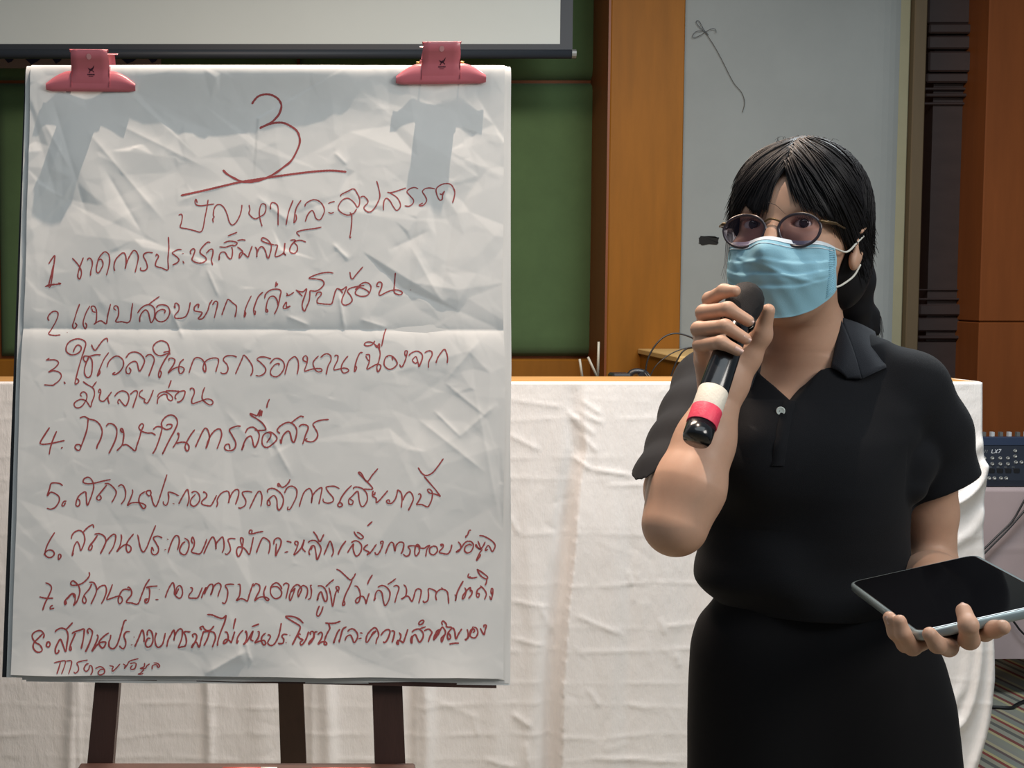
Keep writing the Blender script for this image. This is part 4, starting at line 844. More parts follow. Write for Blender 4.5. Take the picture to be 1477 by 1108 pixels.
# pen ledge across the front legs
zl = float(plane_pt(300, 1108.5, 0.01)[2]); yl = float(plane_pt(300, 1108.5, 0.01)[1])
MB().box(float(plane_pt(112, 1106, .01)[0]), float(plane_pt(600, 1106, .01)[0]), yl - .02, yl + .02, zl - .022, zl, .002).build('pen_ledge', M['easel'], ea)
tag(ea, 'dark brown wooden easel with three legs holding the flip chart', 'easel'); keep(ea)
def pen(pxa, pxb, r, m, mcap, lab, name):
    xa, xb = float(plane_pt(pxa, 1106, .01)[0]), float(plane_pt(pxb, 1106, .01)[0])
    e = empty(name, (xa, yl, zl)); y = yl - .008
    MB().lathe((xa, y, zl + r), (1, 0, 0), [(0, 0), (0, r), (.7 * (xb - xa), r), (.7 * (xb - xa), 0)], 12).build('barrel', m, e, True)
    MB().lathe((xa, y, zl + r), (1, 0, 0), [(.7 * (xb - xa), 0), (.7 * (xb - xa), r * 1.1), (xb - xa, r * .9), (xb - xa, 0)], 12).build('cap', mcap, e, True)
    tag(e, lab, 'marker'); keep(e)
rd = mat('red_plastic', s2l((190, 90, 80)), 0.4); wp = mat('white_plastic', s2l((225, 222, 215)), 0.4)
pen(322, 400, .0022, rd, wp, 'red marker with white cap on the pen ledge between the left and middle legs', 'marker_pen')
pen(450, 535, .0020, rd, rd, 'red marker on the pen ledge between the middle and right legs', 'marker_pen')

# pink bulldog clips
upv = (TL - BL) / np.linalg.norm(TL - BL); rtv = (TR - TL) / np.linalg.norm(TR - TL)
def clip(pxc, pyb, tilt, lab):
    """pxc, pyb: middle of the jaw's lower edge"""
    o = plane_pt(pxc, pyb, .0125)
    ca, sa = math.cos(tilt), math.sin(tilt)
    r_ = rtv * ca + upv * sa; u_ = upv * ca - rtv * sa
    L = lambda x, z, y: o + r_ * x + u_ * z + NRM * y
    root = empty('bulldog_clip', o)
    hw, hh = .0575, .026
    def jaw(sgn, y0):
        nxx = 28; v = []; f = []
        for i in range(nxx + 1):
            x = -hw + 2 * hw * i / nxx
            top = hh * (1 - .62 * max(0, (abs(x) - .028) / (hw - .028)) ** 1.6) if abs(x) > .028 else hh
            top = max(top, .004)
            bot = .0 + (.0016 * max(0, (abs(x) - .05) / .0075))
            for j in range(7):
                t = j / 6; z = bot + (top - bot) * t
                yy = y0 + sgn * (.0045 * math.sin(t * math.pi * .8))
                v.append(L(x, z, yy)); 
        n1 = 7
        for i in range(nxx):
            for j in range(6): f.append((i * n1 + j, (i + 1) * n1 + j, (i + 1) * n1 + j + 1, i * n1 + j + 1))
        n = len(v)
        v += [q - NRM * (.0009 * sgn) for q in v]
        f += [tuple(reversed([i + n for i in g])) for g in f]
        for i in range(nxx):
            f.append((i * n1, n + i * n1, n + (i + 1) * n1, (i + 1) * n1)); f.append((i * n1 + 6, (i + 1) * n1 + 6, n + (i + 1) * n1 + 6, n + i * n1 + 6))
        return v, f
    v, f = jaw(1, .0); mesh_obj('front_jaw', v, f, M['clip'], root, True)
    v, f = jaw(-1, -.030); mesh_obj('rear_jaw', v, f, M['clip'], root, True)
    def wing(sgn, ybase, name, ztop=.046, out=.027):
        prof = [(.004, .0), (.014, .0055), (.022, .0075), (.028, .0100), (.036, .0175), (ztop, out)]
        v = []; f = []; nn = 10
        for (z, y) in prof:
            w = .0245 if z < .036 else .0245 - .0015 * (z - .036) / .010
            for i in range(nn + 1):
                s = -1 + 2 * i / nn; edge = max(0, abs(s) - .8) / .2
                v.append(L(w * s, z, ybase + sgn * (y + .0005 + (-.0035 * edge if z > .02 else 0))))
        # rounded lip at the top
        v += [L(.0250 * (-1 + 2 * i / nn), ztop + .0016, ybase + sgn * (out - .003)) for i in range(nn + 1)]
        v += [L(.0245 * (-1 + 2 * i / nn), ztop - .001, ybase + sgn * (out - .006)) for i in range(nn + 1)]
        rows = len(prof) + 2
        for j in range(rows - 1):
            for i in range(nn): f.append((j * (nn + 1) + i, j * (nn + 1) + i + 1, (j + 1) * (nn + 1) + i + 1, (j + 1) * (nn + 1) + i))
        n = len(v); v += [q - NRM * sgn * .0009 for q in v]; f += [tuple(reversed([i + n for i in g])) for g in f]
        return mesh_obj(name, v, f, M['clip'], root, True)
    wing(1, .0, 'front_handle'); wing(-1, -.030, 'rear_handle', .064, .020)
    def hd(x, z, l=.0004):   # on the face of the front handle
        pr = [(.004, .0), (.014, .0055), (.022, .0075), (.028, .0100), (.036, .0175), (.046, .027)]
        return L(x, z, float(np.interp(z, [p_[0] for p_ in pr], [p_[1] for p_ in pr])) + .0005 + l)
    # hole: pale disc of the rear wing seen through it
    c = hd(0, .039, .0006); MB().add([hd(.0032 * math.cos(a), .039 + .0030 * math.sin(a), .0005) for a in np.arange(14) * math.pi / 7], [tuple(range(14))]).build('rivet_hole', mat('hole_pink', s2l((232, 170, 176)), .3), root)
    # spring between the jaws
    MB().tube([L(-.026, .032, -.015), L(.026, .032, -.015)], .0048, 12).build('spring_rod', M['clip'], root, True)
    for s in (-1, 1): MB().tube([L(s * .026, .032, -.015), L(s * .0310, .032, -.015)], .0024, 8).build('rod_end', M['brass'], root, True)
    # side cheeks
    for s in (-1, 1):
        MB().add([L(s * .0245, .005, .004), L(s * .0245, .030, .009), L(s * .0245, .038, -.014), L(s * .0245, .012, -.014)], [(0, 1, 2, 3)]).build('side_cheek', M['clip'], root)
        MB().add([L(s * .0245, .005, -.034), L(s * .0245, .036, -.040), L(s * .0245, .038, -.014), L(s * .0245, .012, -.014)], [(0, 1, 2, 3)]).build('side_cheek', M['clip'], root)
    # printed emblem: a leaping animal over two short lines of print
    em = MB()
    def poly(pts): em.add([hd(x * .00085 + .001, z * .00085 - .0045) for x, z in pts], [tuple(range(len(pts)))])
    poly([(-4.5, 38), (-1, 36.5), (2.5, 38), (5.5, 41.5), (4, 37), (2, 34.2), (-1.5, 33.8), (-3.2, 36)])
    poly([(1.8, 34.8), (4.6, 33.2), (4.2, 30.8), (3.4, 33.0), (1.2, 33.9)]); poly([(-1.6, 34.2), (-3.6, 31.2), (-.6, 31.0), (-2.2, 31.8), (-.2, 33.8)])
    for k in range(7): poly([(-5.4 + k * 1.6, 29.6), (-4.2 + k * 1.6, 29.6), (-4.3 + k * 1.6, 27.8), (-5.5 + k * 1.6, 27.8)])
    for k in range(5): poly([(-3.4 + k * 1.4, 26.6), (-2.5 + k * 1.4, 26.6), (-2.5 + k * 1.4, 25.6), (-3.4 + k * 1.4, 25.6)])
    em.build('printed_emblem', M['clipink'], root)
    tag(root, lab, 'clip'); keep(root)
clip(131, 132, -.01, 'pink metal bulldog clip at the top left corner of the sheet')
clip(636, 121, .012, 'pink metal bulldog clip at the top right of the sheet')

# ------------------------------------------------------------------ the speaker: implicit surfaces, meshed once each
class Field:
    def __init__(s, lo, hi, h, bg=.02):
        s.lo = np.array(lo, float); s.h = h; s.bg = bg
        s.n = np.ceil((np.array(hi) - s.lo) / h).astype(int) + 1
        s.a = np.full(s.n, bg, np.float32)
    def region(s, lo, hi, pad=.02):
        i0 = np.clip(np.floor((np.array(lo) - pad - s.lo) / s.h).astype(int), 0, s.n)
        i1 = np.clip(np.ceil((np.array(hi) + pad - s.lo) / s.h).astype(int) + 1, 0, s.n)
        if (i1 <= i0).any(): return None, None
        sl = tuple(slice(a, b) for a, b in zip(i0, i1))
        ax = [(s.lo[k] + s.h * np.arange(i0[k], i1[k])).astype(np.float32) for k in range(3)]
        return sl, (ax[0][:, None, None], ax[1][None, :, None], ax[2][None, None, :])
    def add(s, fn, lo, hi, k=.01, pad=.022):
        sl, c = s.region(lo, hi, pad)
        if sl is None: return
        d = fn(*c); a = s.a[sl]
        if k > 0:
            h = np.maximum(k - np.abs(a - d), 0) / k; s.a[sl] = np.minimum(a, d) - h * h * k * .25
        else: s.a[sl] = np.minimum(a, d)
    def cut(s, fn, lo, hi, k=.003, pad=.005):
        sl, c = s.region(lo, hi, pad)
        if sl is None: return
        d = -fn(*c); a = s.a[sl]
        h = np.maximum(k - np.abs(a - d), 0) / k if k > 0 else 0
        s.a[sl] = np.maximum(a, d) + h * h * k * .25
    def cap(s, a, b, ra, rb, k=.012):
        a = np.asarray(a, float); b = np.asarray(b, float)
        r = max(ra, rb); lo = np.minimum(a, b) - r; hi = np.maximum(a, b) + r
        s.add(capsule(a, b, ra, rb), lo, hi, k)
    def chain(s, pts, rs, k=.006):
        for i in range(len(pts) - 1): s.cap(pts[i], pts[i + 1], rs[i], rs[i + 1], k)
    def ell(s, c, r, R=None, k=.012):
        m = max(r); s.add(ellipsoid(c, r, R), np.array(c) - m, np.array(c) + m, k)
    def mesh(s, name, m, parent, smooth=True):
        a = np.clip(s.a, -3 * s.h, 3 * s.h)
        g = vdb.FloatGrid(float(3 * s.h)); g.copyFromArray(a, tolerance=0.0)
        pts, quads = g.convertToQuads(0.0) if not hasattr(g, 'convertToPolygons') else (lambda r: (r[0], r[1]))(g.convertToQuads(0.0))
        pts = np.array(pts) * s.h + s.lo
        quads = np.array(quads, dtype=np.int32)[:, ::-1]
        return mesh_obj(name, pts, quads, m, parent, smooth)
def capsule(a, b, ra, rb):
    ba = (b - a).astype(np.float32); L = float(ba @ ba) + 1e-12
    def f(x, y, z):
        px, py, pz = x - a[0], y - a[1], z - a[2]
        t = np.clip((px * ba[0] + py * ba[1] + pz * ba[2]) / L, 0, 1)
        return np.sqrt((px - t * ba[0]) ** 2 + (py - t * ba[1]) ** 2 + (pz - t * ba[2]) ** 2) - (ra + (rb - ra) * t)
    return f
def ellipsoid(c, r, R=None):
    R = np.eye(3) if R is None else np.asarray(R)
    def f(x, y, z):
        X_, Y_, Z_ = x - c[0], y - c[1], z - c[2]
        q = [R[i][0] * X_ + R[i][1] * Y_ + R[i][2] * Z_ for i in range(3)]
        k0 = np.sqrt(sum((q[i] / r[i]) ** 2 for i in range(3))); k1 = np.sqrt(sum((q[i] / r[i] ** 2) ** 2 for i in range(3))) + 1e-9
        return k0 * (k0 - 1) / k1
    return f
def profile(keys, yaw=0.0, pw=2.3, grow=0.0, wr=None):
    """stack of superellipse slices: keys = rows of z, cx, cy, half width, half depth"""
    K = np.array(sorted(keys)); cyaw, syaw = math.cos(yaw), math.sin(yaw)
    zk = np.linspace(K[0, 0], K[-1, 0], 400)
    # smooth interpolation of the rows
    def sm(col):
        v = np.interp(zk, K[:, 0], K[:, col]); w = np.hanning(31); w /= w.sum()
        return np.convolve(np.pad(v, 15, mode='edge'), w, 'valid')
    T_ = [sm(i) for i in range(1, 5)]
    def f(x, y, z):
        zz = z.ravel()
        cx, cy, a, b = (np.interp(zz, zk, t).astype(np.float32)[None, None, :] for t in T_)
        a = a + grow; b = b + grow
        X_, Y_ = x - cx, y - cy
        u = X_ * cyaw + Y_ * syaw; v = -X_ * syaw + Y_ * cyaw
        q = (np.abs(u / a) ** pw + np.abs(v / b) ** pw) ** (1 / pw)
        d = (q - 1) * np.minimum(a, b) * (0.75 + 0.0 * q)
        if wr is not None: d = d - wr(x, y, z)
        lo = K[0, 0] - z; hi = z - K[-1, 0]
        return np.maximum(d, np.maximum(lo, hi))
    return f
def polycut(poly, ax_u, ax_v, org, y0=None, y1=None, ax_n=None):
    """prism over a 2-D polygon (signed distance) in the plane spanned by ax_u, ax_v"""
    P_ = np.array(poly, float)
    def f(x, y, z):
        X_, Y_, Z_ = x - org[0], y - org[1], z - org[2]
        u = ax_u[0] * X_ + ax_u[1] * Y_ + ax_u[2] * Z_; v = ax_v[0] * X_ + ax_v[1] * Y_ + ax_v[2] * Z_
        n = len(P_); d = np.full(np.broadcast(u, v).shape, 1e9, np.float32); s = np.ones(d.shape, np.float32)
        for i in range(n):
            a, b = P_[i], P_[i - 1]; e = b - a; wx_, wy_ = u - a[0], v - a[1]
            t = np.clip((wx_ * e[0] + wy_ * e[1]) / (e @ e + 1e-12), 0, 1)
            d = np.minimum(d, (wx_ - e[0] * t) ** 2 + (wy_ - e[1] * t) ** 2)
            c1 = v >= a[1]; c2 = v < b[1]; c3 = e[0] * wy_ > e[1] * wx_
            fl = (c1 & c2 & c3) | (~c1 & ~c2 & ~c3)
            s = np.where(fl, -s, s)
        d = s * np.sqrt(d)
        if ax_n is not None:
            w = ax_n[0] * X_ + ax_n[1] * Y_ + ax_n[2] * Z_
            d = np.maximum(d, np.maximum(y0 - w, w - y1))
        return d
    return f

SK = mat('skin', (0.55, 0.335, 0.235), 0.48, noise=0.07, nscale=40, spec=0.4, sss=0.12, bump=0.04, bscale=900)
SHIRT = mat('black_knit', (0.0062, 0.0070, 0.0095), 0.82, noise=0.12, nscale=14, sheen=0.04, bump=0.25, bscale=1400, spec=0.18)
SKIRT = mat('black_trousers', (0.0065, 0.0065, 0.008), 0.85, spec=0.2)
HAIR = mat('black_hair', (0.0075, 0.007, 0.009), 0.52, spec=0.28, noise=0.3, nscale=30, stretch=(1, 1, .3))
NAIL = mat('nail', (0.62, 0.42, 0.36), 0.3)

PERSON = empty('person', (float(W(1165, 600, 1.82)[0]), 1.82, 0))
tag(PERSON, 'woman in black polo shirt, glasses and blue face mask speaking into a microphone', 'person')

# head frame: x to her left, y forward, z up
app = math.radians(35.5); pit = math.radians(9.0)
HF = np.array([-math.sin(app) * math.cos(pit), -math.cos(app) * math.cos(pit), math.sin(pit)])
HX = np.array([math.cos(app), -math.sin(app), 0.0])
HZ = np.cross(HF, HX) * -1.0
if HZ[2] < 0: HZ = -HZ
HR = np.array([HX, HF, HZ])
EYE = W(1119, 322, 1.735)
HC = EYE - HF * .088
def hl(x, y, z): return HC + HX * x + HF * y + HZ * z
def HE(F_, c, r, k=.012): F_.ell(hl(*c), r, HR, k)

hB = 0.0018
body = Field((.30, 1.33, .86), (.98, 2.0, 1.66), hB)
# skull and face
HE(body, (0, -.012, .034), (.0735, .094, .082), .01)
HE(body, (0, .022, -.010), (.063, .072, .085), .02)
HE(body, (0, .030, -.070), (.047, .052, .050), .03)
HE(body, (0, .058, -.098), (.020, .018, .016), .025)
HE(body, (0, .077, .030), (.044, .020, .030), .03)          # forehead
for s in (-1, 1):
    HE(body, (s * .041, .064, -.030), (.022, .021, .017), .02)  # cheek bones
    HE(body, (s * .031, .082, .017), (.020, .010, .0055), .012)  # brow ridge
    body.cut(ellipsoid(hl(s * .032, .103, -.002), (.0165, .0155, .0105), HR), hl(s * .032, .103, -.002) - .02, hl(s * .032, .103, -.002) + .02, .010)
# nose
body.chain([hl(0, .086, .006), hl(0, .097, -.014), hl(0, .108, -.034)], [.0075, .0078, .0095], .010)
for s in (-1, 1): body.cap(hl(s * .010, .095, -.038), hl(s * .006, .102, -.037), .0065, .006, .006)
# eyelids around the eye balls
for s in (-1, 1):
    ec = hl(s * .0315, .0745, .0)
    body.add(ellipsoid(ec, (.0150, .0135, .0130), HR), ec - .02, ec + .02, .004)
    op = hl(s * .0315, .088, -.0005)
    body.cut(ellipsoid(op, (.0132, .012, .0047), HR), op - .016, op + .016, .0015)
# ear (her left)
for s in (1, -1):
    eo = hl(s * .075, -.008, -.012)
    HE(body, (s * .075, -.010, -.010), (.006, .016, .027), .006)
    HE(body, (s * .073, -.002, -.033), (.006, .010, .012), .006)
    q = hl(s * .081, -.008, -.008); body.cut(ellipsoid(q, (.0045, .0095, .017), HR), q - .02, q + .02, .004)
    body.cap(hl(s * .080, .002, .004), hl(s * .081, -.012, .012), .0028, .0028, .003)
# neck and upper chest
NK0 = hl(0, -.030, -.070); NKB = W(1163, 560, 1.845)
body.cap(NK0, W(1160, 500, 1.84), .051, .050, .02)
body.cap(W(1160, 500, 1.84), NKB, .050, .060, .02)
YAW = math.radians(-17)
tk = [(525, 1168, 60, .055, 1.853), (552, 1168, 88, .070, 1.85), (575, 1170, 140, .088, 1.84), (610, 1170, 150, .096, 1.835), (680, 1166, 150, .104, 1.83), (760, 1158, 142, .098, 1.835),
      (800, 1156, 138, .095, 1.835), (840, 1160, 110, .085, 1.835)]
def rows(t, dz=0):
    out = []
    for (py, pxc, hw, hd, Y) in t:
        c = W(pxc, py, Y); out.append((c[2] + dz, c[0], Y, hw * Y / 2000.0 / math.cos(YAW * .5), hd))
    return out
TORSO = rows(tk)
lo_t, hi_t = np.array([.40, 1.68, .96]), np.array([.86, 1.98, W(1168, 525, 1.85)[2]])
body.add(profile(TORSO, YAW, 2.3, -.006), lo_t, hi_t, .02)
RS, LS = W(1028, 566, 1.87), W(1322, 572, 1.80)
for s_, e_ in ((RS, W(1140, 520, 1.85)), (LS, W(1190, 515, 1.84))): body.cap(s_, e_, .040, .035, .02)
# right arm (her right, holding the microphone)
RE = W(975, 757, 1.63); RW = W(1041, 566, 1.690)
body.chain([RS, W(1003, 612, 1.79), W(986, 655, 1.735), W(972, 706, 1.69), RE + np.array([0, .008, .0])], [.038, .033, .0325, .0340, .0340], .012)
fa = RW - RE
body.chain([RE, RE + fa * .28 + np.array([-.001, -.002, 0]), RE + fa * .62, RW], [.0345, .0400, .0325, .0250], .02)
# microphone axis
MH, MT = W(1074, 436, 1.655), W(1004, 636, 1.548)
MD = (MT - MH) / np.linalg.norm(MT - MH); ML = np.linalg.norm(MT - MH)
MR = .0170
# right hand
hs = 1.0
def H(px, py, Y): return W(px, py, Y)
kn = [H(1028, 456, 1.690), H(1019, 478, 1.690), H(1015, 500, 1.688), H(1016, 521, 1.682)]       # knuckles
for q, r in zip(kn, (.0115, .0118, .0112, .0104)):
    body.cap(RW + np.array([0, 0, .004]), q, .0215, r, .012)
body.cap(H(1046, 540, 1.692), H(1036, 492, 1.694), .021, .017, .015)
FR = [  # px, py, Y chains, radii
    ([kn[0], H(1024, 432, 1.672), H(1044, 420, 1.642), H(1060, 420, 1.6300)], [.0105, .0088, .0080, .0068]),
    ([kn[1], H(1015, 451, 1.655), H(1050, 446, 1.612), H(1079, 463, 1.610)], [.0108, .0092, .0084, .0070]),
    ([kn[2], H(1008, 475, 1.640), H(1046, 471, 1.600), H(1075, 489, 1.598)], [.0104, .0090, .0082, .0068]),
    ([kn[3], H(1010, 498, 1.635), H(1040, 494, 1.594), H(1064, 506, 1.590)], [.0096, .0084, .0076, .0064]),
]
for pts, rs in FR: body.chain(pts, rs, .0045)
# thumb and the ball of the thumb behind the microphone
body.chain([H(1058, 548, 1.692), H(1078, 516, 1.690), H(1098, 484, 1.680), H(1108, 448, 1.668)], [.020, .0150, .0108, .0082], .012)
# left arm
LE = W(1344, 826, 1.835); LW = np.array(W(1352, 868, 1.575)); 
body.chain([LS, W(1343, 640, 1.82), W(1343, 740, 1.83), LE], [.040, .034, .0325, .031], .012)
fa2 = LW - LE
body.chain([LE, LE + fa2 * .3, LE + fa2 * .65, LW], [.0325, .0345, .0290, .0235], .015)
# left hand under the tablet
TA, TB, TC, TD = (np.array(q) for q in ((.614, 1.633, 1.069), (.761, 1.624, 1.105), (.748, 1.397, 1.101), (.601, 1.407, 1.064)))
TN = np.cross(TB - TA, TD - TA); TN /= np.linalg.norm(TN)
if TN[2] < 0: TN = -TN
TH = .011
def tp_(u, v, w): return TA + (TB - TA) * u + (TD - TA) * v + TN * w      # u: A->B, v: towards the camera
def under(u, v, r): return tp_(u, v, -TH - r)
palm0 = under(.46, .50, .018)
body.cap(LW, palm0, .0235, .020, .015)
lk = [under(.14, .70, .0115), under(.27, .76, .012), under(.42, .79, .0125), under(.60, .76, .012)]
for q in lk: body.cap(palm0, q, .0185, .0118, .012)
body.cap(LW, under(.30, .58, .016), .022, .017, .015)
F2 = [
    ([lk[0], W(1306, 929, 1.437), W(1292, 912, 1.425), W(1283, 891, 1.424)], [.0098, .0086, .0078, .0066]),
    ([lk[1], W(1316, 934, 1.425), W(1303, 914, 1.412), W(1298, 896, 1.412)], [.0102, .0082, .0072, .0066]),
    ([lk[1], W(1368, 934, 1.415), W(1352, 930, 1.388), W(1341, 915, 1.384)], [.0104, .0092, .0084, .0074]),
    ([lk[2], W(1398, 923, 1.400), W(1397, 902, 1.377), W(1390, 881, 1.392)], [.0110, .0098, .0092, .0078]),
    ([lk[3], W(1420, 912, 1.430), W(1434, 908, 1.400), W(1446, 905, 1.388)], [.0110, .0092, .0086, .0078]),
]
for pts, rs in F2: body.chain(pts, rs, .0045)
bd = body.mesh('body', SK, PERSON)
del body

# finger nails
def nail(p, q, nrm, w, L, name='finger_nail'):
    """p: finger tip centre, q: previous joint, nrm: outward"""
    d = (p - q) / np.linalg.norm(p - q); nrm = nrm - d * (nrm @ d); nrm /= np.linalg.norm(nrm); sd = np.cross(d, nrm)
    v = []; 
    for j in range(5):
        for i in range(5):
            a = (i / 4 - .5); t = j / 4
            wid = w * (1 - .35 * max(0, t - .6) / .4)
            v.append(p + d * (-L * .45 + L * t) + sd * (a * wid) + nrm * (.0072 - .0030 * (2 * a) ** 2 - .0012 * t))
    f = [(j * 5 + i, j * 5 + i + 1, (j + 1) * 5 + i + 1, (j + 1) * 5 + i) for j in range(4) for i in range(4)]
    return mesh_obj(name, v, f, NAIL, PERSON, True)
cam_dir = lambda p: (np.array([0, 0, CAMH]) - p) / np.linalg.norm(np.array([0, 0, CAMH]) - p)
for k, (pts, rs) in enumerate(FR):
    if k: nail(pts[-1], pts[-2], cam_dir(pts[-1]) + np.array([.15, 0, .25]), .0088, .0105)
nail(F2[0][0][-1], F2[0][0][-2], cam_dir(F2[0][0][-1]) + np.array([-.9, 0, .1]), .0075, .009)
nail(F2[3][0][-1], F2[3][0][-2], TN + np.array([0, -.3, 0]), .0095, .011)

# ---- legs and shoes below the frame, so the figure stands on the carpet
lg = Field((.38, 1.66, -.01), (.92, 2.02, .60), .006)
for s in (-1, 1):
    hx = PERSON.location.x + .01 + s * .085
    lg.chain([(hx, 1.86, .62), (hx, 1.86, .48), (hx, 1.88, .32), (hx, 1.88, .08)], [.058, .050, .048, .034], .01)
    lg.chain([(hx, 1.88, .045), (hx - .01, 1.78, .032), (hx - .012, 1.70, .028)], [.038, .034, .026], .01)
lg.mesh('legs', SK, PERSON)
for s in (-1, 1):
    sh_ = Field((.38, 1.64, 0.0), (.92, 1.95, .12), .005); hx = PERSON.location.x + .01 + s * .085
    sh_.chain([(hx, 1.885, .044), (hx - .01, 1.78, .040), (hx - .012, 1.70, .036)], [.044, .042, .034], .012)
    sh_.mesh('shoe', M['black'], PERSON)

# ------------------------------------------------------------------ clothes
def folds(x, y, z):
    # soft diagonal drag lines of the knit
    return (.0028 * np.sin(38 * (z + .55 * x) + 1.5 * np.sin(22 * x)) * np.exp(-((z - 1.02) / .10) ** 2)
            + .0018 * np.sin(55 * (x * .6 - z * .8) + 2 * np.sin(16 * z))
            + .0030 * np.sin(26 * (z * .5 + x) + 2.0) * np.exp(-((z - 1.22) / .10) ** 2)).astype(np.float32)
shk = [(508, 1168, 70, .056, 1.855), (525, 1170, 92, .070, 1.85), (545, 1172, 124, .082, 1.848), (560, 1172, 140, .088, 1.845), (585, 1172, 153, .097, 1.838), (625, 1170, 153, .106, 1.83), (700, 1163, 146, .112, 1.828), (760, 1158, 146, .107, 1.83),
       (800, 1154, 150, .108, 1.83), (818, 1152, 152, .110, 1.83), (838, 1154, 150, .111, 1.83), (858, 1160, 138, .106, 1.83), (872, 1164, 126, .100, 1.83)]
shirt = Field((.33, 1.55, .92), (.95, 2.02, 1.48), .0022)
SR = rows(shk)
hem = SR[-1][0]
shirt.add(profile(SR, YAW, 2.25, .0, folds), (.40, 1.66, hem), (.88, 2.0, 1.37), .012)
# bust, very soft
for (a, b_) in ((1105, 668), (1196, 668)):
    c = W(a, b_, 1.775); shirt.ell(c, (.058, .050, .052), None, .045)
RS2, LS2 = W(1026, 558, 1.87), W(1312, 562, 1.80)
shirt.cap(RS2, W(1130, 508, 1.85), .046, .040, .03)
shirt.cap(LS2, W(1205, 506, 1.84), .044, .038, .03)
CR = W(955, 668, 1.69)
slv = Field(shirt.lo, (.70, 2.02, 1.48), shirt.h)
slv.chain([RS2, W(1004, 604, 1.80), W(984, 648, 1.735), W(966, 700, 1.68), W(960, 735, 1.65)], [.050, .0455, .0425, .0445, .047], .015)
_a, _b = W(918, 672, 1.70), W(970, 634, 1.70)
_n = np.cross(_b - _a, np.array([.10, 1.0, .20])); _n = _n / np.linalg.norm(_n); _n = -_n if _n[2] > 0 else _n
slv.cut(lambda x, y, z: -((x - _a[0]) * _n[0] + (y - _a[1]) * _n[1] + (z - _a[2]) * _n[2]), slv.lo, (.70, 2.02, 1.48), .002)
slv.cut(capsule(W(974, 676, 1.705), W(961, 735, 1.652), .0355, .0390), slv.lo, (.70, 2.02, 1.48), .003)
_s = tuple(slice(0, n_) for n_ in slv.n)
_A, _B = shirt.a[_s], slv.a; _h = np.maximum(.015 - np.abs(_A - _B), 0) / .015
shirt.a[_s] = np.minimum(_A, _B) - _h * _h * .015 * .25
del slv
slv = Field((.66, 1.60, shirt.lo[2]), (.95, 2.02, 1.48), shirt.h)
_o = np.round((slv.lo - shirt.lo) / shirt.h).astype(int); slv.lo = shirt.lo + _o * shirt.h
CL = W(1350, 700, 1.825)
slv.chain([LS2, W(1340, 625, 1.815), CL, CL + (CL - W(1340, 625, 1.815)) * .8], [.050, .0500, .0525, .0555], .02)
_a2, _b2 = W(1305, 727, 1.82), W(1408, 682, 1.82)
_n2 = np.cross(_b2 - _a2, np.array([0, 1.0, -.08])); _n2 = _n2 / np.linalg.norm(_n2); _n2 = -_n2 if _n2[2] > 0 else _n2
slv.cut(lambda x, y, z: -((x - _a2[0]) * _n2[0] + (y - _a2[1]) * _n2[1] + (z - _a2[2]) * _n2[2]), slv.lo, (.95, 2.02, 1.48), .002)
slv.cut(capsule(W(1355, 738, 1.825), W(1357, 790, 1.83), .0440, .0490), slv.lo, (.95, 2.02, 1.48), .003)
_m = np.minimum(slv.n, shirt.n - _o); _s = tuple(slice(o_, o_ + m_) for o_, m_ in zip(_o, _m)); _t = tuple(slice(0, m_) for m_ in _m)
_A, _B = shirt.a[_s], slv.a[_t]; _h = np.maximum(.012 - np.abs(_A - _B), 0) / .012
shirt.a[_s] = np.minimum(_A, _B) - _h * _h * .012 * .25
del slv
# gusset of cloth closing the armpit between sleeve and body
shirt.chain([W(1320, 630, 1.80), W(1317, 668, 1.775), W(1315, 702, 1.765)], [.028, .026, .020], .012)
def halfspace(P0, n):
    n = np.asarray(n, float) / np.linalg.norm(n)
    return lambda x, y, z: -((x - P0[0]) * n[0] + (y - P0[1]) * n[1] + (z - P0[2]) * n[2])
# cuffs: cut below the hem line of each sleeve
def cuff(field, pA, pB, axis_px, c, r, inner0, lim):
    a, b = W(*pA), W(*pB); e = b - a
    dep = np.array([axis_px[2], 1.0, axis_px[3]])
    n = np.cross(e, dep)
    if n[2] > 0: n = -n
    n /= np.linalg.norm(n)
    lo, hi = lim
    field.cut(halfspace(a, n), lo, hi, .002)
    # hollow inside
    field.cut(capsule(np.asarray(c) - n * .035, np.asarray(c) + n * .05, r, r * 1.04), np.asarray(c) - .09, np.asarray(c) + .09, .003)
# neck opening: V down to the placket
VX = np.array([1.0, 0, 0]); VZ = np.array([0, 0, 1.0])
vpoly = [(W(px, py, 1.76)[0], W(px, py, 1.76)[2]) for px, py in ((1094, 470), (1098, 515), (1112, 543), (1143, 580), (1170, 556), (1194, 530), (1209, 500), (1214, 440))]
shirt.cut(polycut(vpoly, VX, VZ, (0, 0, 0), -1.86, 0, np.array([0, -1.0, 0])), (.50, 1.6, 1.18), (.70, 1.86, 1.47), .002)
shirt.cut(capsule(NK0, NKB, .056, .060), (.5, 1.7, 1.27), (.75, 2.0, 1.48), .003)
so = shirt.mesh('polo_shirt', SHIRT, PERSON)
shirt_a = shirt.a.copy(); sh_lo, sh_h = shirt.lo.copy(), shirt.h
def shirt_hit(px, py, y0=1.55, y1=1.9):
    """first point of the shirt along the line of sight"""
    C0 = np.array([0, 0, CAMH]); d = ray(px, py)
    for Y in np.arange(y0, y1, .0012):
        P = C0 + d * (Y / d[1]); i = np.round((P - sh_lo) / sh_h).astype(int)
        if (i >= 0).all() and (i < shirt_a.shape).all() and shirt_a[tuple(i)] < 0: return P
    return C0 + d * (1.76 / d[1])
del shirt

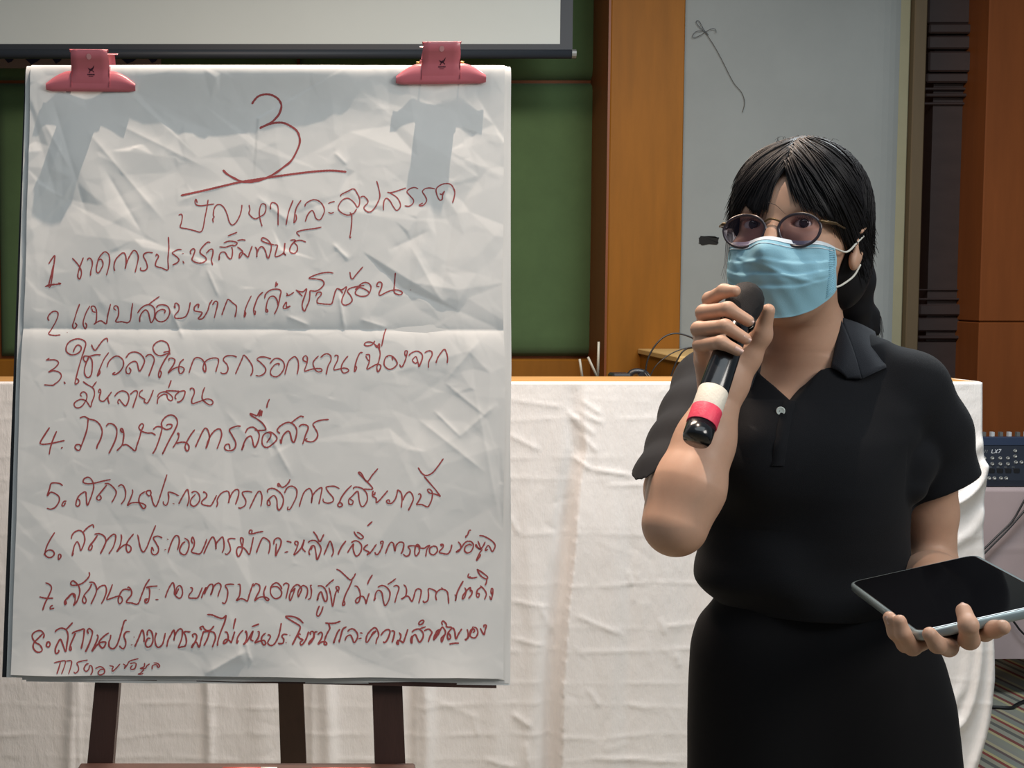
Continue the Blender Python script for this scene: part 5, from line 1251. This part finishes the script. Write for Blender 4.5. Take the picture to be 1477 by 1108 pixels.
# collar leaves: thin cloth lying on shoulder and chest
COLLAR = mat('navy_black_collar', (0.0075, 0.0105, 0.018), 0.8, sheen=0.05, bump=0.3, bscale=1200)
def leaf(quad, nu=14, nv=10, lift=.006, name='collar'):
    """quad: four pixel/depth corners (inner top, outer top, outer bottom, inner bottom)"""
    v = []; 
    for j in range(nv + 1):
        for i in range(nu + 1):
            a, b = i / nu, j / nv
            P = (1 - a) * (1 - b) * quad[0] + a * (1 - b) * quad[1] + a * b * quad[2] + (1 - a) * b * quad[3]
            P = P + np.array([0, -1, .3]) * (.008 * math.sin(math.pi * a) * math.sin(math.pi * (.2 + .6 * b)))
            v.append(P)
    f = [(j * (nu + 1) + i, j * (nu + 1) + i + 1, (j + 1) * (nu + 1) + i + 1, (j + 1) * (nu + 1) + i) for j in range(nv) for i in range(nu)]
    n = len(v); v += [q + np.array([0, .0022, -.0005]) for q in v]; f += [tuple(reversed([k + n for k in g])) for g in f]
    ed = [i for i in range(nu + 1)] + [(j + 1) * (nu + 1) - 1 for j in range(1, nv + 1)] + [nv * (nu + 1) + i for i in range(nu - 1, -1, -1)] + [j * (nu + 1) for j in range(nv - 1, 0, -1)]
    for k in range(len(ed)): a, b = ed[k], ed[(k + 1) % len(ed)]; f.append((a, n + a, n + b, b))
    return mesh_obj(name, v, f, COLLAR, so, True)
def C_(px, py, d=.007, yy=None):
    P = shirt_hit(px, py) if yy is None else W(px, py, yy)
    return P + cam_dir(P) * d
leaf([W(1214, 458, 1.805), W(1262, 478, 1.84), C_(1279, 530, .006), C_(1243, 547, .006)])
leaf([W(1213, 460, 1.800), C_(1243, 546, .0075), C_(1222, 546, .006), C_(1199, 530, .004)], name='collar')
leaf([W(1097, 500, 1.80), C_(1099, 530, .005), C_(1108, 547, .006), C_(1082, 560, .007)])
leaf([W(1090, 505, 1.81), W(1097, 500, 1.80), C_(1084, 562, .007), C_(1066, 545, .007)])
# collar stand round the back of the neck
v = []; f = []
nk = W(1160, 490, 1.85)
for i in range(25):
    a = math.radians(-150 + 300 * i / 24)
    for j in range(4):
        r = .058 + .004 * j
        v.append(np.array([nk[0] + r * math.sin(a) * 1.02, nk[1] + r * math.cos(a) * .98, W(1160, 470, 1.85)[2] - .012 - .012 * j + .018 * math.cos(a)]))
for i in range(24):
    for j in range(3): f.append((i * 4 + j, (i + 1) * 4 + j, (i + 1) * 4 + j + 1, i * 4 + j + 1))
# placket and buttons
v = []; f = []
prs = [(1143, 578), (1136, 610), (1130, 645), (1126, 672)]
for (px, py) in catmull(prs, 8):
    for k, dx in enumerate((-14, -13, 4, 5)):
        P = shirt_hit(px + dx, py); v.append(P + cam_dir(P) * (.0008 if k in (0, 3) else .0026))
n = len(v) // 4
for i in range(n - 1):
    for j in range(3): f.append((i * 4 + j, (i + 1) * 4 + j, (i + 1) * 4 + j + 1, i * 4 + j + 1))
mesh_obj('placket', v, f, SHIRT, so, True)
BT = mat('pearl_button', s2l((200, 212, 208)), 0.25, coat=.4)
for (px, py, r) in ((1126, 593, .0056),):
    P = shirt_hit(px, py); n_ = cam_dir(P)
    b = MB().lathe(P + n_ * .0022, n_, [(0, 0), (0, r), (.0012, r), (.0018, r * .9), (.0012, r * .7), (.0012, 0)], 20).build('button', BT, so, True)
    b['label'] = 'pearly white button'
    for dx in (-1, 1):
        MB().lathe(P + n_ * .0034 + np.array([dx * .0012, 0, .0]), n_, [(0, 0), (0, .0006), (.0003, .0006), (.0003, 0)], 8).build('thread_hole', M['black'], b)
P = shirt_hit(1100, 541); n_ = cam_dir(P)
MB().lathe(P + n_ * .004, n_, [(0, 0), (0, .003), (.001, .003), (.001, 0)], 12).build('button', M['metal'], so, True)

# trousers / skirt
tk2 = [(862, 1166, 124, .100, 1.835), (880, 1170, 136, .104, 1.835), (905, 1172, 160, .112, 1.838), (940, 1175, 174, .118, 1.84), (1000, 1180, 184, .120, 1.84), (1060, 1182, 189, .120, 1.84), (1108, 1184, 192, .120, 1.84)]
sk = rows(tk2); c = sk[-1]
sk += [(.62, c[1], 1.845, .178, .125), (.46, c[1], 1.85, .185, .135)]
skf = Field((.38, 1.66, .44), (.92, 2.02, 1.08), .004)
skf.add(profile(sk, YAW, 2.4, 0.0, lambda x, y, z: (.002 * np.sin(40 * x + 6 * z)).astype(np.float32)), (.38, 1.66, .45), (.92, 2.02, 1.06), 0)
skf.mesh('skirt', SKIRT, PERSON)

# ------------------------------------------------------------------ hair
hf = Field(HC - .16, HC + .16, .0018)
HE(hf, (0, -.014, .036), (.0855, .1060, .0945), .01)
HE(hf, (0, -.050, -.020), (.078, .066, .075), .03)
HE(hf, (.050, -.045, -.040), (.026, .034, .045), .02)
HE(hf, (-.045, -.030, -.045), (.034, .040, .045), .02)
HE(hf, (0, .052, .045), (.062, .044, .048), .03)
HE(hf, (0, .056, .014), (.066, .0475, .046), .02)
hu = hf.a.copy()
# face opening, given by its outline in the photograph on the front of the head
def loc(px, py, yf):
    C0 = np.array([0, 0, CAMH]); d = ray(px, py); t = ((HC + HF * yf - C0) @ HF) / (d @ HF); P = C0 + d * t - HC
    return float(P @ HX), float(P @ HZ)
op = [(1133, 236, .094), (1140, 260, .094), (1150, 280, .093), (1162, 296, .091), (1176, 304, .080), (1192, 312, .07), (1206, 324, .058), (1217, 340, .045), (1224, 362, .03), (1219, 400, .03), (1200, 470, .04), (1140, 520, .07), (1050, 480, .07),
      (1049, 400, .075), (1050, 352, .078), (1053, 326, .080), (1059, 306, .084), (1068, 280, .088), (1073, 282, .089), (1079, 300, .090), (1088, 308, .091), (1098, 309, .094), (1104, 298, .094), (1105, 278, .094), (1115, 254, .094)]
opoly = [loc(a, b, y) for a, b, y in op]
hf.cut(polycut(opoly, HX, HZ, HC, -.002, .2, HF), HC - .15, HC + .15, .003)
# ear shows
q = hl(.086, -.006, -.026); hf.cut(ellipsoid(q, (.020, .019, .024), HR), q - .04, q + .04, .004)
hair = hf.mesh('hair', HAIR, PERSON)
ha, hlo, hh = hf.a.copy(), hf.lo.copy(), hf.h
del hf
# pony tail, hanging low beside the neck
pt = Field(W(1190, 420, 1.9) - .12, W(1230, 440, 1.9) + .14, .0025)
pt.chain([W(1222, 372, 1.86), W(1226, 405, 1.87), W(1226, 440, 1.88), W(1236, 470, 1.89)], [.030, .031, .027, .022], .01)
pt.chain([W(1236, 436, 1.885), W(1252, 456, 1.89), W(1262, 478, 1.89)], [.018, .014, .007], .008)
pt.chain([W(1206, 425, 1.875), W(1212, 460, 1.88)], [.018, .014], .008)
pt.mesh('ponytail', HAIR, PERSON)
# separate strands over the cap: from the parting outwards, for the outline and the sheen
def surf(P):      # push a point on to the hair surface along the gradient
    for _ in range(4):
        i = np.clip(np.round((P - hlo) / hh).astype(int), 1, np.array(ha.shape) - 2)
        d = ha[tuple(i)]
        g = np.array([ha[i[0] + 1, i[1], i[2]] - ha[i[0] - 1, i[1], i[2]], ha[i[0], i[1] + 1, i[2]] - ha[i[0], i[1] - 1, i[2]], ha[i[0], i[1], i[2] + 1] - ha[i[0], i[1], i[2] - 1]])
        nn = np.linalg.norm(g)
        if nn < 1e-6 or d >= .019: return P, None
        P = P - g / nn * d
    return P, g / nn
smb = MB(); sr = random.Random(4)
hg = [float(v_) for v_ in (hlo + 0)]
def head_hit(px, py, lift):
    """where the line of sight meets the full head of hair (None past its outline)"""
    C0 = np.array([0, 0, CAMH]); d = ray(px, py); d = d / d[1]
    Ys = np.arange(HC[1] - .13, HC[1] + .10, .0012)
    P = C0[None] + d[None] * Ys[:, None]
    i = np.round((P - hlo) / hh).astype(int); ok = ((i >= 0) & (i < np.array(hu.shape))).all(1)
    v_ = np.full(len(Ys), .02); q_ = i[ok]; v_[ok] = hu[q_[:, 0], q_[:, 1], q_[:, 2]]
    k = np.argmax(v_ < lift) if (v_ < lift).any() else int(np.argmin(v_))
    if v_[k] > .012: return None
    return P[k]
def strand(p0, c, p1, r, lift, n=15):
    pts = []; last = 0
    for j in range(n):
        t = j / (n - 1)
        x = (1 - t) ** 2 * p0[0] + 2 * t * (1 - t) * c[0] + t * t * p1[0]; y = (1 - t) ** 2 * p0[1] + 2 * t * (1 - t) * c[1] + t * t * p1[1]
        P = head_hit(x, y, lift * (.25 + .75 * math.sin(math.pi * min(1, .15 + t))))
        if P is None: break
        pts.append(P)
    if len(pts) < 6: return
    for _ in range(2): pts = [pts[0]] + [(pts[i - 1] + pts[i] * 2 + pts[i + 1]) / 4 for i in range(1, len(pts) - 1)] + [pts[-1]]
    m_ = len(pts); smb.tube(pts, [r * (1 - .8 * (i / (m_ - 1)) ** 3) for i in range(m_)], 4)
def lerp_path(path, t):
    x = t * (len(path) - 1); i = min(int(x), len(path) - 2); f_ = x - i
    return (path[i][0] * (1 - f_) + path[i + 1][0] * f_, path[i][1] * (1 - f_) + path[i + 1][1] * f_)
ROOT = [(1134, 240), (1137, 226), (1142, 212), (1150, 201), (1162, 197)]
ENDR = [(1150, 286), (1158, 296), (1166, 302), (1180, 308), (1192, 314), (1204, 324), (1214, 336), (1222, 350), (1232, 372), (1242, 396), (1250, 408), (1256, 392), (1259, 370), (1260, 344), (1258, 318), (1254, 290)]
ENDL = [(1105, 290), (1104, 302), (1101, 308), (1096, 312), (1088, 309), (1082, 303), (1076, 286), (1066, 300), (1058, 316), (1053, 330), (1050, 338), (1049, 322), (1050, 304), (1054, 286), (1060, 266)]
for k in range(620):
    t = sr.random(); a_ = lerp_path(ROOT, min(1, max(0, t ** .8 + sr.gauss(0, .06)))); e_ = lerp_path(ENDR, min(1, max(0, t + sr.gauss(0, .035))))
    e_ = (e_[0] + sr.gauss(0, 3), e_[1] + sr.gauss(0, 5)); mx_, my_ = (a_[0] + e_[0]) / 2, (a_[1] + e_[1]) / 2
    bow = 10 + 34 * t
    strand((a_[0] + sr.gauss(0, 2.5), a_[1]), (mx_ + bow * (.55 if t > .35 else -.25), my_ - bow * (.75 if t > .3 else -.1)), e_, sr.uniform(.0007, .0013), sr.uniform(.0002, .0022) if sr.random() < .93 else sr.uniform(.003, .006))
for k in range(520):
    t = sr.random(); a_ = lerp_path(ROOT, min(1, max(0, t ** .9 + sr.gauss(0, .06)))); e_ = lerp_path(ENDL, min(1, max(0, t + sr.gauss(0, .035))))
    e_ = (e_[0] + sr.gauss(0, 2.5), e_[1] + sr.gauss(-1, 4.5)); mx_, my_ = (a_[0] + e_[0]) / 2, (a_[1] + e_[1]) / 2
    bow = 6 + 34 * t
    strand((a_[0] - 1 + sr.gauss(0, 2), a_[1]), (mx_ - bow * .6 - 4, my_ - bow * .5 - 3), e_, sr.uniform(.0006, .0011), sr.uniform(.0002, .002) if sr.random() < .93 else sr.uniform(.003, .005))
# back and far side, not seen from here
for k in range(160):
    yy = sr.uniform(-.10, .02); th1 = math.radians(sr.uniform(60, 112)); side = sr.choice((-1, 1, 1)); pts = []
    for j in range(12):
        t = j / 11; th = th1 * t
        P, g = surf(hl(.010 + side * .088 * math.sin(th), yy * (1 - .2 * t), .036 + .098 * math.cos(th) - .05 * max(0, t - .6)))
        if g is None: break
        pts.append(P + g * .001)
    if len(pts) > 5:
        n = len(pts); smb.tube(pts, [.0009 * (1 - .75 * (i / (n - 1)) ** 2) for i in range(n)], 4)
st_ = smb.build('hair_strands', HAIR, hair, True); st_['kind'] = 'stuff'
# wisps: left temple, crown, fringe ends, pony tail
wm = MB()
def wisp(pts, r=.0007, Y=None):
    P = [W(*p) for p in pts]; c = catmull(P, .012); n = len(c)
    wm.tube(c, [r * (1 - .7 * i / (n - 1)) for i in range(n)], 4)
for k in range(8):
    o_ = k * 1.6
    wisp([(1050 + o_ * .5, 330, 1.775), (1047 + o_ * .9, 352, 1.77), (1049 + o_ * .9 - 4, 380, 1.765), (1040 + o_ * 1.5, 398 + 4 * (k % 4), 1.765)], .00042)
for k in range(18):
    x0 = 1120 + k * 4.6; y0 = 199 + ((x0 - 1150) / 60) ** 2 * 7
    wisp([(x0, y0 + 5, 1.80), (x0 + sr.uniform(-4, 4), y0 - sr.uniform(0, 5), 1.80), (x0 + (x0 - 1150) * .12 + sr.uniform(-8, 8), y0 + sr.uniform(-3, 3), 1.80)], .00035)
wisp([(1108, 292, 1.69), (1119, 296, 1.688), (1127, 303, 1.688), (1133, 309, 1.69)], .0004)
for k in range(22):
    x0 = 1222 + k * 1.4
    wisp([(x0, 420, 1.88), (x0 + 14, 436 + k * .6, 1.885), (1250 + k * 1.0, 458, 1.885), (1256 + k * .9, 486 + sr.uniform(-8, 4), 1.885)], .0009)
wo = wm.build('loose_wisps', HAIR, hair, True); wo['kind'] = 'stuff'

# ------------------------------------------------------------------ eyes and brows
EW = mat('eye_white', (0.55, 0.50, 0.48), 0.2); IR = mat('iris', (0.018, 0.010, 0.008), 0.15, coat=.6); BRM = mat('brow_hair', (0.03, 0.02, 0.018), 0.7)
gaze = np.array([-.10, -1.0, -.03]) * 1.0; gaze = HF * .75 + np.array([.10, -.25, -.02]); gaze /= np.linalg.norm(gaze)
def sphere(c, r, R=None, n=20, sq=(1, 1, 1)):
    v = []; f = []
    for j in range(n // 2 + 1):
        for i in range(n):
            th = math.pi * j / (n // 2); ph = 2 * math.pi * i / n
            v.append(np.array([r * sq[0] * math.sin(th) * math.cos(ph), r * sq[1] * math.sin(th) * math.sin(ph), r * sq[2] * math.cos(th)]) + c)
    for j in range(n // 2):
        for i in range(n): f.append((j * n + i, (j + 1) * n + i, (j + 1) * n + (i + 1) % n, j * n + (i + 1) % n))
    return v, f
for s in (-1, 1):
    ec = hl(s * .0315, .0752, .0)
    v, f = sphere(ec, .0124); eb = mesh_obj('eyeball', v, f, EW, PERSON, True)
    MB().lathe(ec + gaze * .0112, gaze, [(0, 0), (.0, .0060), (.0010, .0058), (.0017, .0035), (.0020, 0)], 20).build('iris', IR, eb, True)
    br = MB()
    for k in range(34):
        t = k / 33; x = s * (.016 + .036 * t); z = .0185 + .0045 * math.sin(t * 2.2) - .004 * t
        P = hl(x, .0925 - .020 * t ** 2, z + .002 * ((k * 7) % 5 - 2) / 3)
        br.tube([P, P + HX * s * .006 + HZ * .0015 - HF * .001 * t], [.0006, .0002], 4)
    br.build('eyebrow', BRM, PERSON, True)
    ls = MB()
    for k in range(15):
        t = k / 14 - .5; a = hl(s * .0315 + t * .025, .0885 - 18 * (t * .022) ** 2, .0046 - 9 * (t * .024) ** 2)
        ls.tube([a, a + HF * .004 + HX * t * .005 + HZ * .0022], [.0005, .0002], 4)
    ls.build('eyelashes', BRM, PERSON, True)

# ------------------------------------------------------------------ face mask
MK = mat('mask_blue', s2l((146, 198, 219)), 0.75, noise=0.03, nscale=30, bump=0.15, bscale=900)
MKW = mat('mask_white_band', s2l((214, 226, 236)), 0.7, bump=0.1, bscale=900)
LOOP = mat('ear_loop', s2l((216, 216, 208)), 0.7)
nu, nv = 72, 56
v = []; mi = []
for j in range(nv + 1):
    t = j / nv
    for i in range(nu + 1):
        s = -1 + 2 * i / nu
        ph = s * math.radians(80)
        # upper and lower outline
        zt = -.0230 - .0020 * abs(s) ** 1.2 + .0012 * math.cos(s * 9)
        zbm = -.076 - .043 * (1 - abs(s) ** 2.4) ** .8 if abs(s) < 1 else -.076
        z = zt + (zbm - zt) * t
        a = .0670 + .002 * math.sin(math.pi * t); 
        b = .060 + .018 * math.sin(math.pi * min(1, t * .9 + .12)) * (1 - .55 * t) 
        yc = .040 - .012 * max(0, t - .55) / .45
        x = a * math.sin(ph) * (1 - .22 * max(0, t - .55) / .45 * (1 - abs(s) ** 3))
        y = yc + b * max(0, math.cos(ph)) ** .85 + .0045 * max(0, 1 - t / .2) * min(1, abs(s) * 2)
        # nose tent
        y += .020 * math.exp(-(s / .20) ** 2) * (math.exp(-((t - .18) / .22) ** 2)) - .004 * math.exp(-((abs(s) - .35) / .16) ** 2) * math.exp(-(t / .25) ** 2)
        # pleats
        for k, tk_ in enumerate((.30, .46, .62)):
            dd_ = t - tk_ - .012 * math.sin(s * 3 + k)
            y += .0028 * (1 / (1 + math.exp(-dd_ / .008)) - .5) * math.exp(-abs(dd_) / .10) * (1.2 - .5 * abs(s) * 0) * (1 if abs(s) < .97 else .4)
        y += .0009 * math.sin(14 * s + 9 * t) * math.sin(math.pi * t) + .0005 * math.sin(23 * s - 17 * t)
        # pulling creases from the nose and the side
        y += .0022 * math.exp(-((t - .42 - .35 * (s - .1)) / .03) ** 2) * (1 if -.5 < s < .7 else 0) * math.cos(s * 1.2)
        v.append(hl(x, y, z))
f = []
for j in range(nv):
    for i in range(nu):
        f.append((j * (nu + 1) + i, (j + 1) * (nu + 1) + i, (j + 1) * (nu + 1) + i + 1, j * (nu + 1) + i + 1)); mi.append(1 if j < 3 else 0)
n = len(v); v += [q - HF * .0016 for q in v]; f2 = [tuple(reversed([k + n for k in g])) for g in f]; f += f2; mi += mi
mask = mesh_obj('face_mask', v, f, MK, PERSON, True, mats=[MK, MKW], midx=mi)
mask['label'] = 'light blue pleated surgical face mask with white top band'
def mk(i, j): return v[j * (nu + 1) + i]
wl = MB()
for jj in (3, 6): wl.tube([mk(i, jj) + HF * .0006 for i in range(2, nu - 1, 2)], .0005, 5)
wl.build('stitched_line', MKW, mask, True)
eb_ = MB()
for j in range(3, nv - 2, 2): eb_.tube([mk(nu - 1, j) + HF * .0008 + HX * .0004, mk(nu - 5, j) + HF * .0012], .0006, 4)
eb_.build('edge_pleats', MK, mask, True)
for s, ii in ((1, nu), (-1, 0)):
    a = v[ii + 2 * (nu + 1)]; b = v[ii + (nv - 3) * (nu + 1)]
    MB().tube(catmull([a, hl(s * .0715, .026, -.026), hl(s * .0770, .004, -.010), hl(s * .081, -.008, .0)], .006), .0013, 8).build('ear_loop', LOOP, mask, True)
    MB().tube(catmull([b, hl(s * .0665, .018, -.066), hl(s * .0740, -.002, -.052), hl(s * .079, -.010, -.036)], .006), .0013, 8).build('ear_loop', LOOP, mask, True)

# ------------------------------------------------------------------ glasses
GF = mat('grey_frame', s2l((52, 44, 52)), 0.3, coat=.5); GG_ = mat('gilt_metal', s2l((96, 78, 52)), 0.4, metal=.6)
LENS = bpy.data.materials.new('tinted_lens'); LENS.use_nodes = True
nt = LENS.node_tree; nt.nodes.clear()
ou = nt.nodes.new('ShaderNodeOutputMaterial'); tr = nt.nodes.new('ShaderNodeBsdfTransparent'); gl = nt.nodes.new('ShaderNodeBsdfGlossy'); mxs = nt.nodes.new('ShaderNodeMixShader'); fr2 = nt.nodes.new('ShaderNodeFresnel')
tr.inputs[0].default_value = (.82, .72, .80, 1); gl.inputs['Roughness'].default_value = .02; gl.inputs[0].default_value = (.9, .7, 1, 1); fr2.inputs[0].default_value = 1.45
nt.links.new(fr2.outputs[0], mxs.inputs[0]); nt.links.new(tr.outputs[0], mxs.inputs[1]); nt.links.new(gl.outputs[0], mxs.inputs[2]); nt.links.new(mxs.outputs[0], ou.inputs[0])
gx = empty('eyeglasses', hl(0, .10, 0))
gx.parent = PERSON
def rimpt(s, a, dx=0.0):
    rx, rz = (.0268 if s < 0 else .0246), .0222
    x = s * .0342 + rx * math.cos(a) * (1 if math.sin(a) < 0 else 1.02); z = -.0105 + rz * math.sin(a) * (1.0 if math.sin(a) < 0 else .84)
    yb_ = .1045 - .20 * max(0, abs(x) - .012) ** 1.35 * 4.2 * .35
    return hl(x, yb_ + dx, z)
for s in (-1, 1):
    pts = [rimpt(s, 2 * math.pi * k / 36) for k in range(37)]
    MB().tube(pts, .0019, 8, False).build('rim', GF, gx, True)
    pts = [rimpt(s, math.radians(20 + 140 * k / 18), .0008) + HZ * .0014 for k in range(19)]
    MB().tube(pts, .0005, 6).build('brow_wire', GG_, gx, True)
    ring = [rimpt(s, 2 * math.pi * k / 36, -.0004) for k in range(36)]
    mesh_obj('lens', ring, [tuple(range(36))], LENS, gx)
    e0 = rimpt(s, math.radians(28 if s > 0 else 152))
    e1 = e0 + HX * s * .004
    MB().tube([e0, e1, hl(s * .0725, .083, -.0015)], [.002, .0022, .0018], 8).build('hinge', GG_, gx, True)
    MB().tube(catmull([hl(s * .0725, .083, -.0015), hl(s * .0715, .052, .000), hl(s * .0725, .010, .002), hl(s * .0770, -.014, -.008)], .01), .0012, 8).build('temple_arm', GG_, gx, True)
    MB().tube([rimpt(s, math.radians(200 if s > 0 else -20)), hl(s * .009, .100, -.012)], .0008, 6).build('nose_pad_arm', GG_, gx, True)
bp_ = [rimpt(-1, math.radians(28)), hl(-.003, .1065, .0015), hl(.003, .1065, .0015), rimpt(1, math.radians(152))]
MB().tube(catmull(bp_, .003), .0013, 8).build('bridge', GG_, gx, True)
gx['label'] = 'round dark framed glasses with tinted lenses'
# children were built in world coordinates
def keep_all(p):
    bpy.context.view_layer.update()
    inv = PERSON.matrix_world.inverted()
    for c in PERSON.children:
        if c is gx: continue
        c.matrix_parent_inverse = inv
        for d in c.children: d.matrix_parent_inverse.identity()
keep_all(PERSON)
gx.matrix_parent_inverse = PERSON.matrix_world.inverted()
keep(gx)

# ------------------------------------------------------------------ microphone
mic = empty('microphone', MT)
MB_ = mat('mic_black', (0.006, 0.007, 0.010), 0.22, coat=.4); MG = mat('mic_grille', (0.012, 0.012, 0.014), 0.55, bump=.9, bscale=1500, metal=.3)
MB().lathe(MH - MD * .026, MD, [(0, 0), (.002, .008), (.005, .0130), (.010, .0178), (.017, .0212), (.027, .0226), (.038, .0214), (.050, .0186), (.054, .0178)], 36).build('grille', MG, mic, True)
MB().lathe(MH - MD * .026, MD, [(.052, .0196), (.053, .0202), (.058, .0202), (.060, .0190)], 36).build('collar_ring', MB_, mic, True)
t0 = .058; tt = ML + .026
sect = lambda f_: t0 + (tt - t0) * f_
def seg(a, b, ra, rb, name, m, eps=0.0):
    return MB().lathe(MH - MD * .026, MD, [(a, ra - .002), (a, ra - .0001), (a + .0004, ra), (b - .0004, rb), (b, rb - .0001), (b, rb - .002)], 36).build(name, m, mic, True)
# positions of the coloured bands along the handle, from the photograph
def along(px, py): 
    best = min(np.linspace(0, tt, 400), key=lambda t: (proj(MH - MD * .026 + MD * t)[0] - px) ** 2 + (proj(MH - MD * .026 + MD * t)[1] - py) ** 2); return float(best)
tw0, tw1, tr1 = along(1031, 566), along(1021, 592), along(1012, 614)
seg(.056, tw0, .0150, .0168, 'handle', MB_)
WT = mat('white_tape', s2l((232, 226, 212)), .55, bump=.2, bscale=300); RT = mat('pink_red_tape', s2l((232, 66, 96)), .5, bump=.25, bscale=300)
seg(tw0, tw1, .0171, .0172, 'white_band', WT); seg(tw1, tr1, .0174, .0174, 'red_band', RT)
MB().lathe(MH - MD * .026, MD, [(tr1, .014), (tr1, .0166), (tt - .004, .0164), (tt, .0150), (tt + .001, .0), ], 36).build('end_cap', MB_, mic, True)
tag(mic, 'black handheld microphone with white and red tape bands held to her mask', 'microphone'); keep(mic)

# ------------------------------------------------------------------ tablet
tb_ = empty('tablet', tp_(.5, .5, 0))
def rrect(m, r, w, n=6):
    """rounded rectangle inset by m metres at height w along the normal"""
    U_ = (TB - TA); V_ = (TD - TA); Lu, Lv = np.linalg.norm(U_), np.linalg.norm(V_); eu, ev = U_ / Lu, V_ / Lv
    pts = []
    for (cu, cv, a0) in ((Lu - m - r, m + r, -90), (Lu - m - r, Lv - m - r, 0), (m + r, Lv - m - r, 90), (m + r, m + r, 180)):
        for k in range(n + 1):
            a = math.radians(a0 + 90 * k / n); pts.append(TA + eu * (cu + r * math.cos(a)) + ev * (cv + r * math.sin(a)) + TN * w)
    return pts
def loft(loops, name, m, smooth=True, caps=True):
    n = len(loops[0]); v = [q for l in loops for q in l]; f = []
    for i in range(len(loops) - 1):
        for j in range(n): f.append((i * n + j, i * n + (j + 1) % n, (i + 1) * n + (j + 1) % n, (i + 1) * n + j))
    if caps: f.append(tuple(range(n))); f.append(tuple((len(loops) - 1) * n + j for j in range(n)))
    return mesh_obj(name, v, f, m, tb_, smooth)
CASE = mat('grey_blue_case', s2l((142, 158, 162)), 0.28, metal=.35, coat=.3)
loft([rrect(.004, .010, -TH), rrect(.0012, .012, -TH + .001), rrect(0, .013, -TH + .0035), rrect(0, .013, -.0025), rrect(.0010, .012, -.0004), rrect(.0030, .011, 0.0), rrect(.0048, .009, -.0004)], 'case', CASE)
loft([rrect(.0046, .009, -.0006), rrect(.0048, .009, .0002), rrect(.0056, .0085, .0004)], 'screen', mat('tablet_glass', (0.004, 0.004, 0.005), 0.06, spec=.5), False)
loft([rrect(.0040, .0095, -.0003), rrect(.0044, .0092, .0003), rrect(.0048, .009, -.0003)], 'bezel_ring', M['black'], True, False)
for (u, l) in ((.35, .10), (.52, .05)):
    a, b = tp_(u, 0, -.005), tp_(u + l, 0, -.005); MB().tube([a, b], .0014, 8).build('side_button', M['metal'], tb_, True)
tag(tb_, 'black screened tablet in a grey case held flat in her left hand', 'tablet'); keep(tb_)
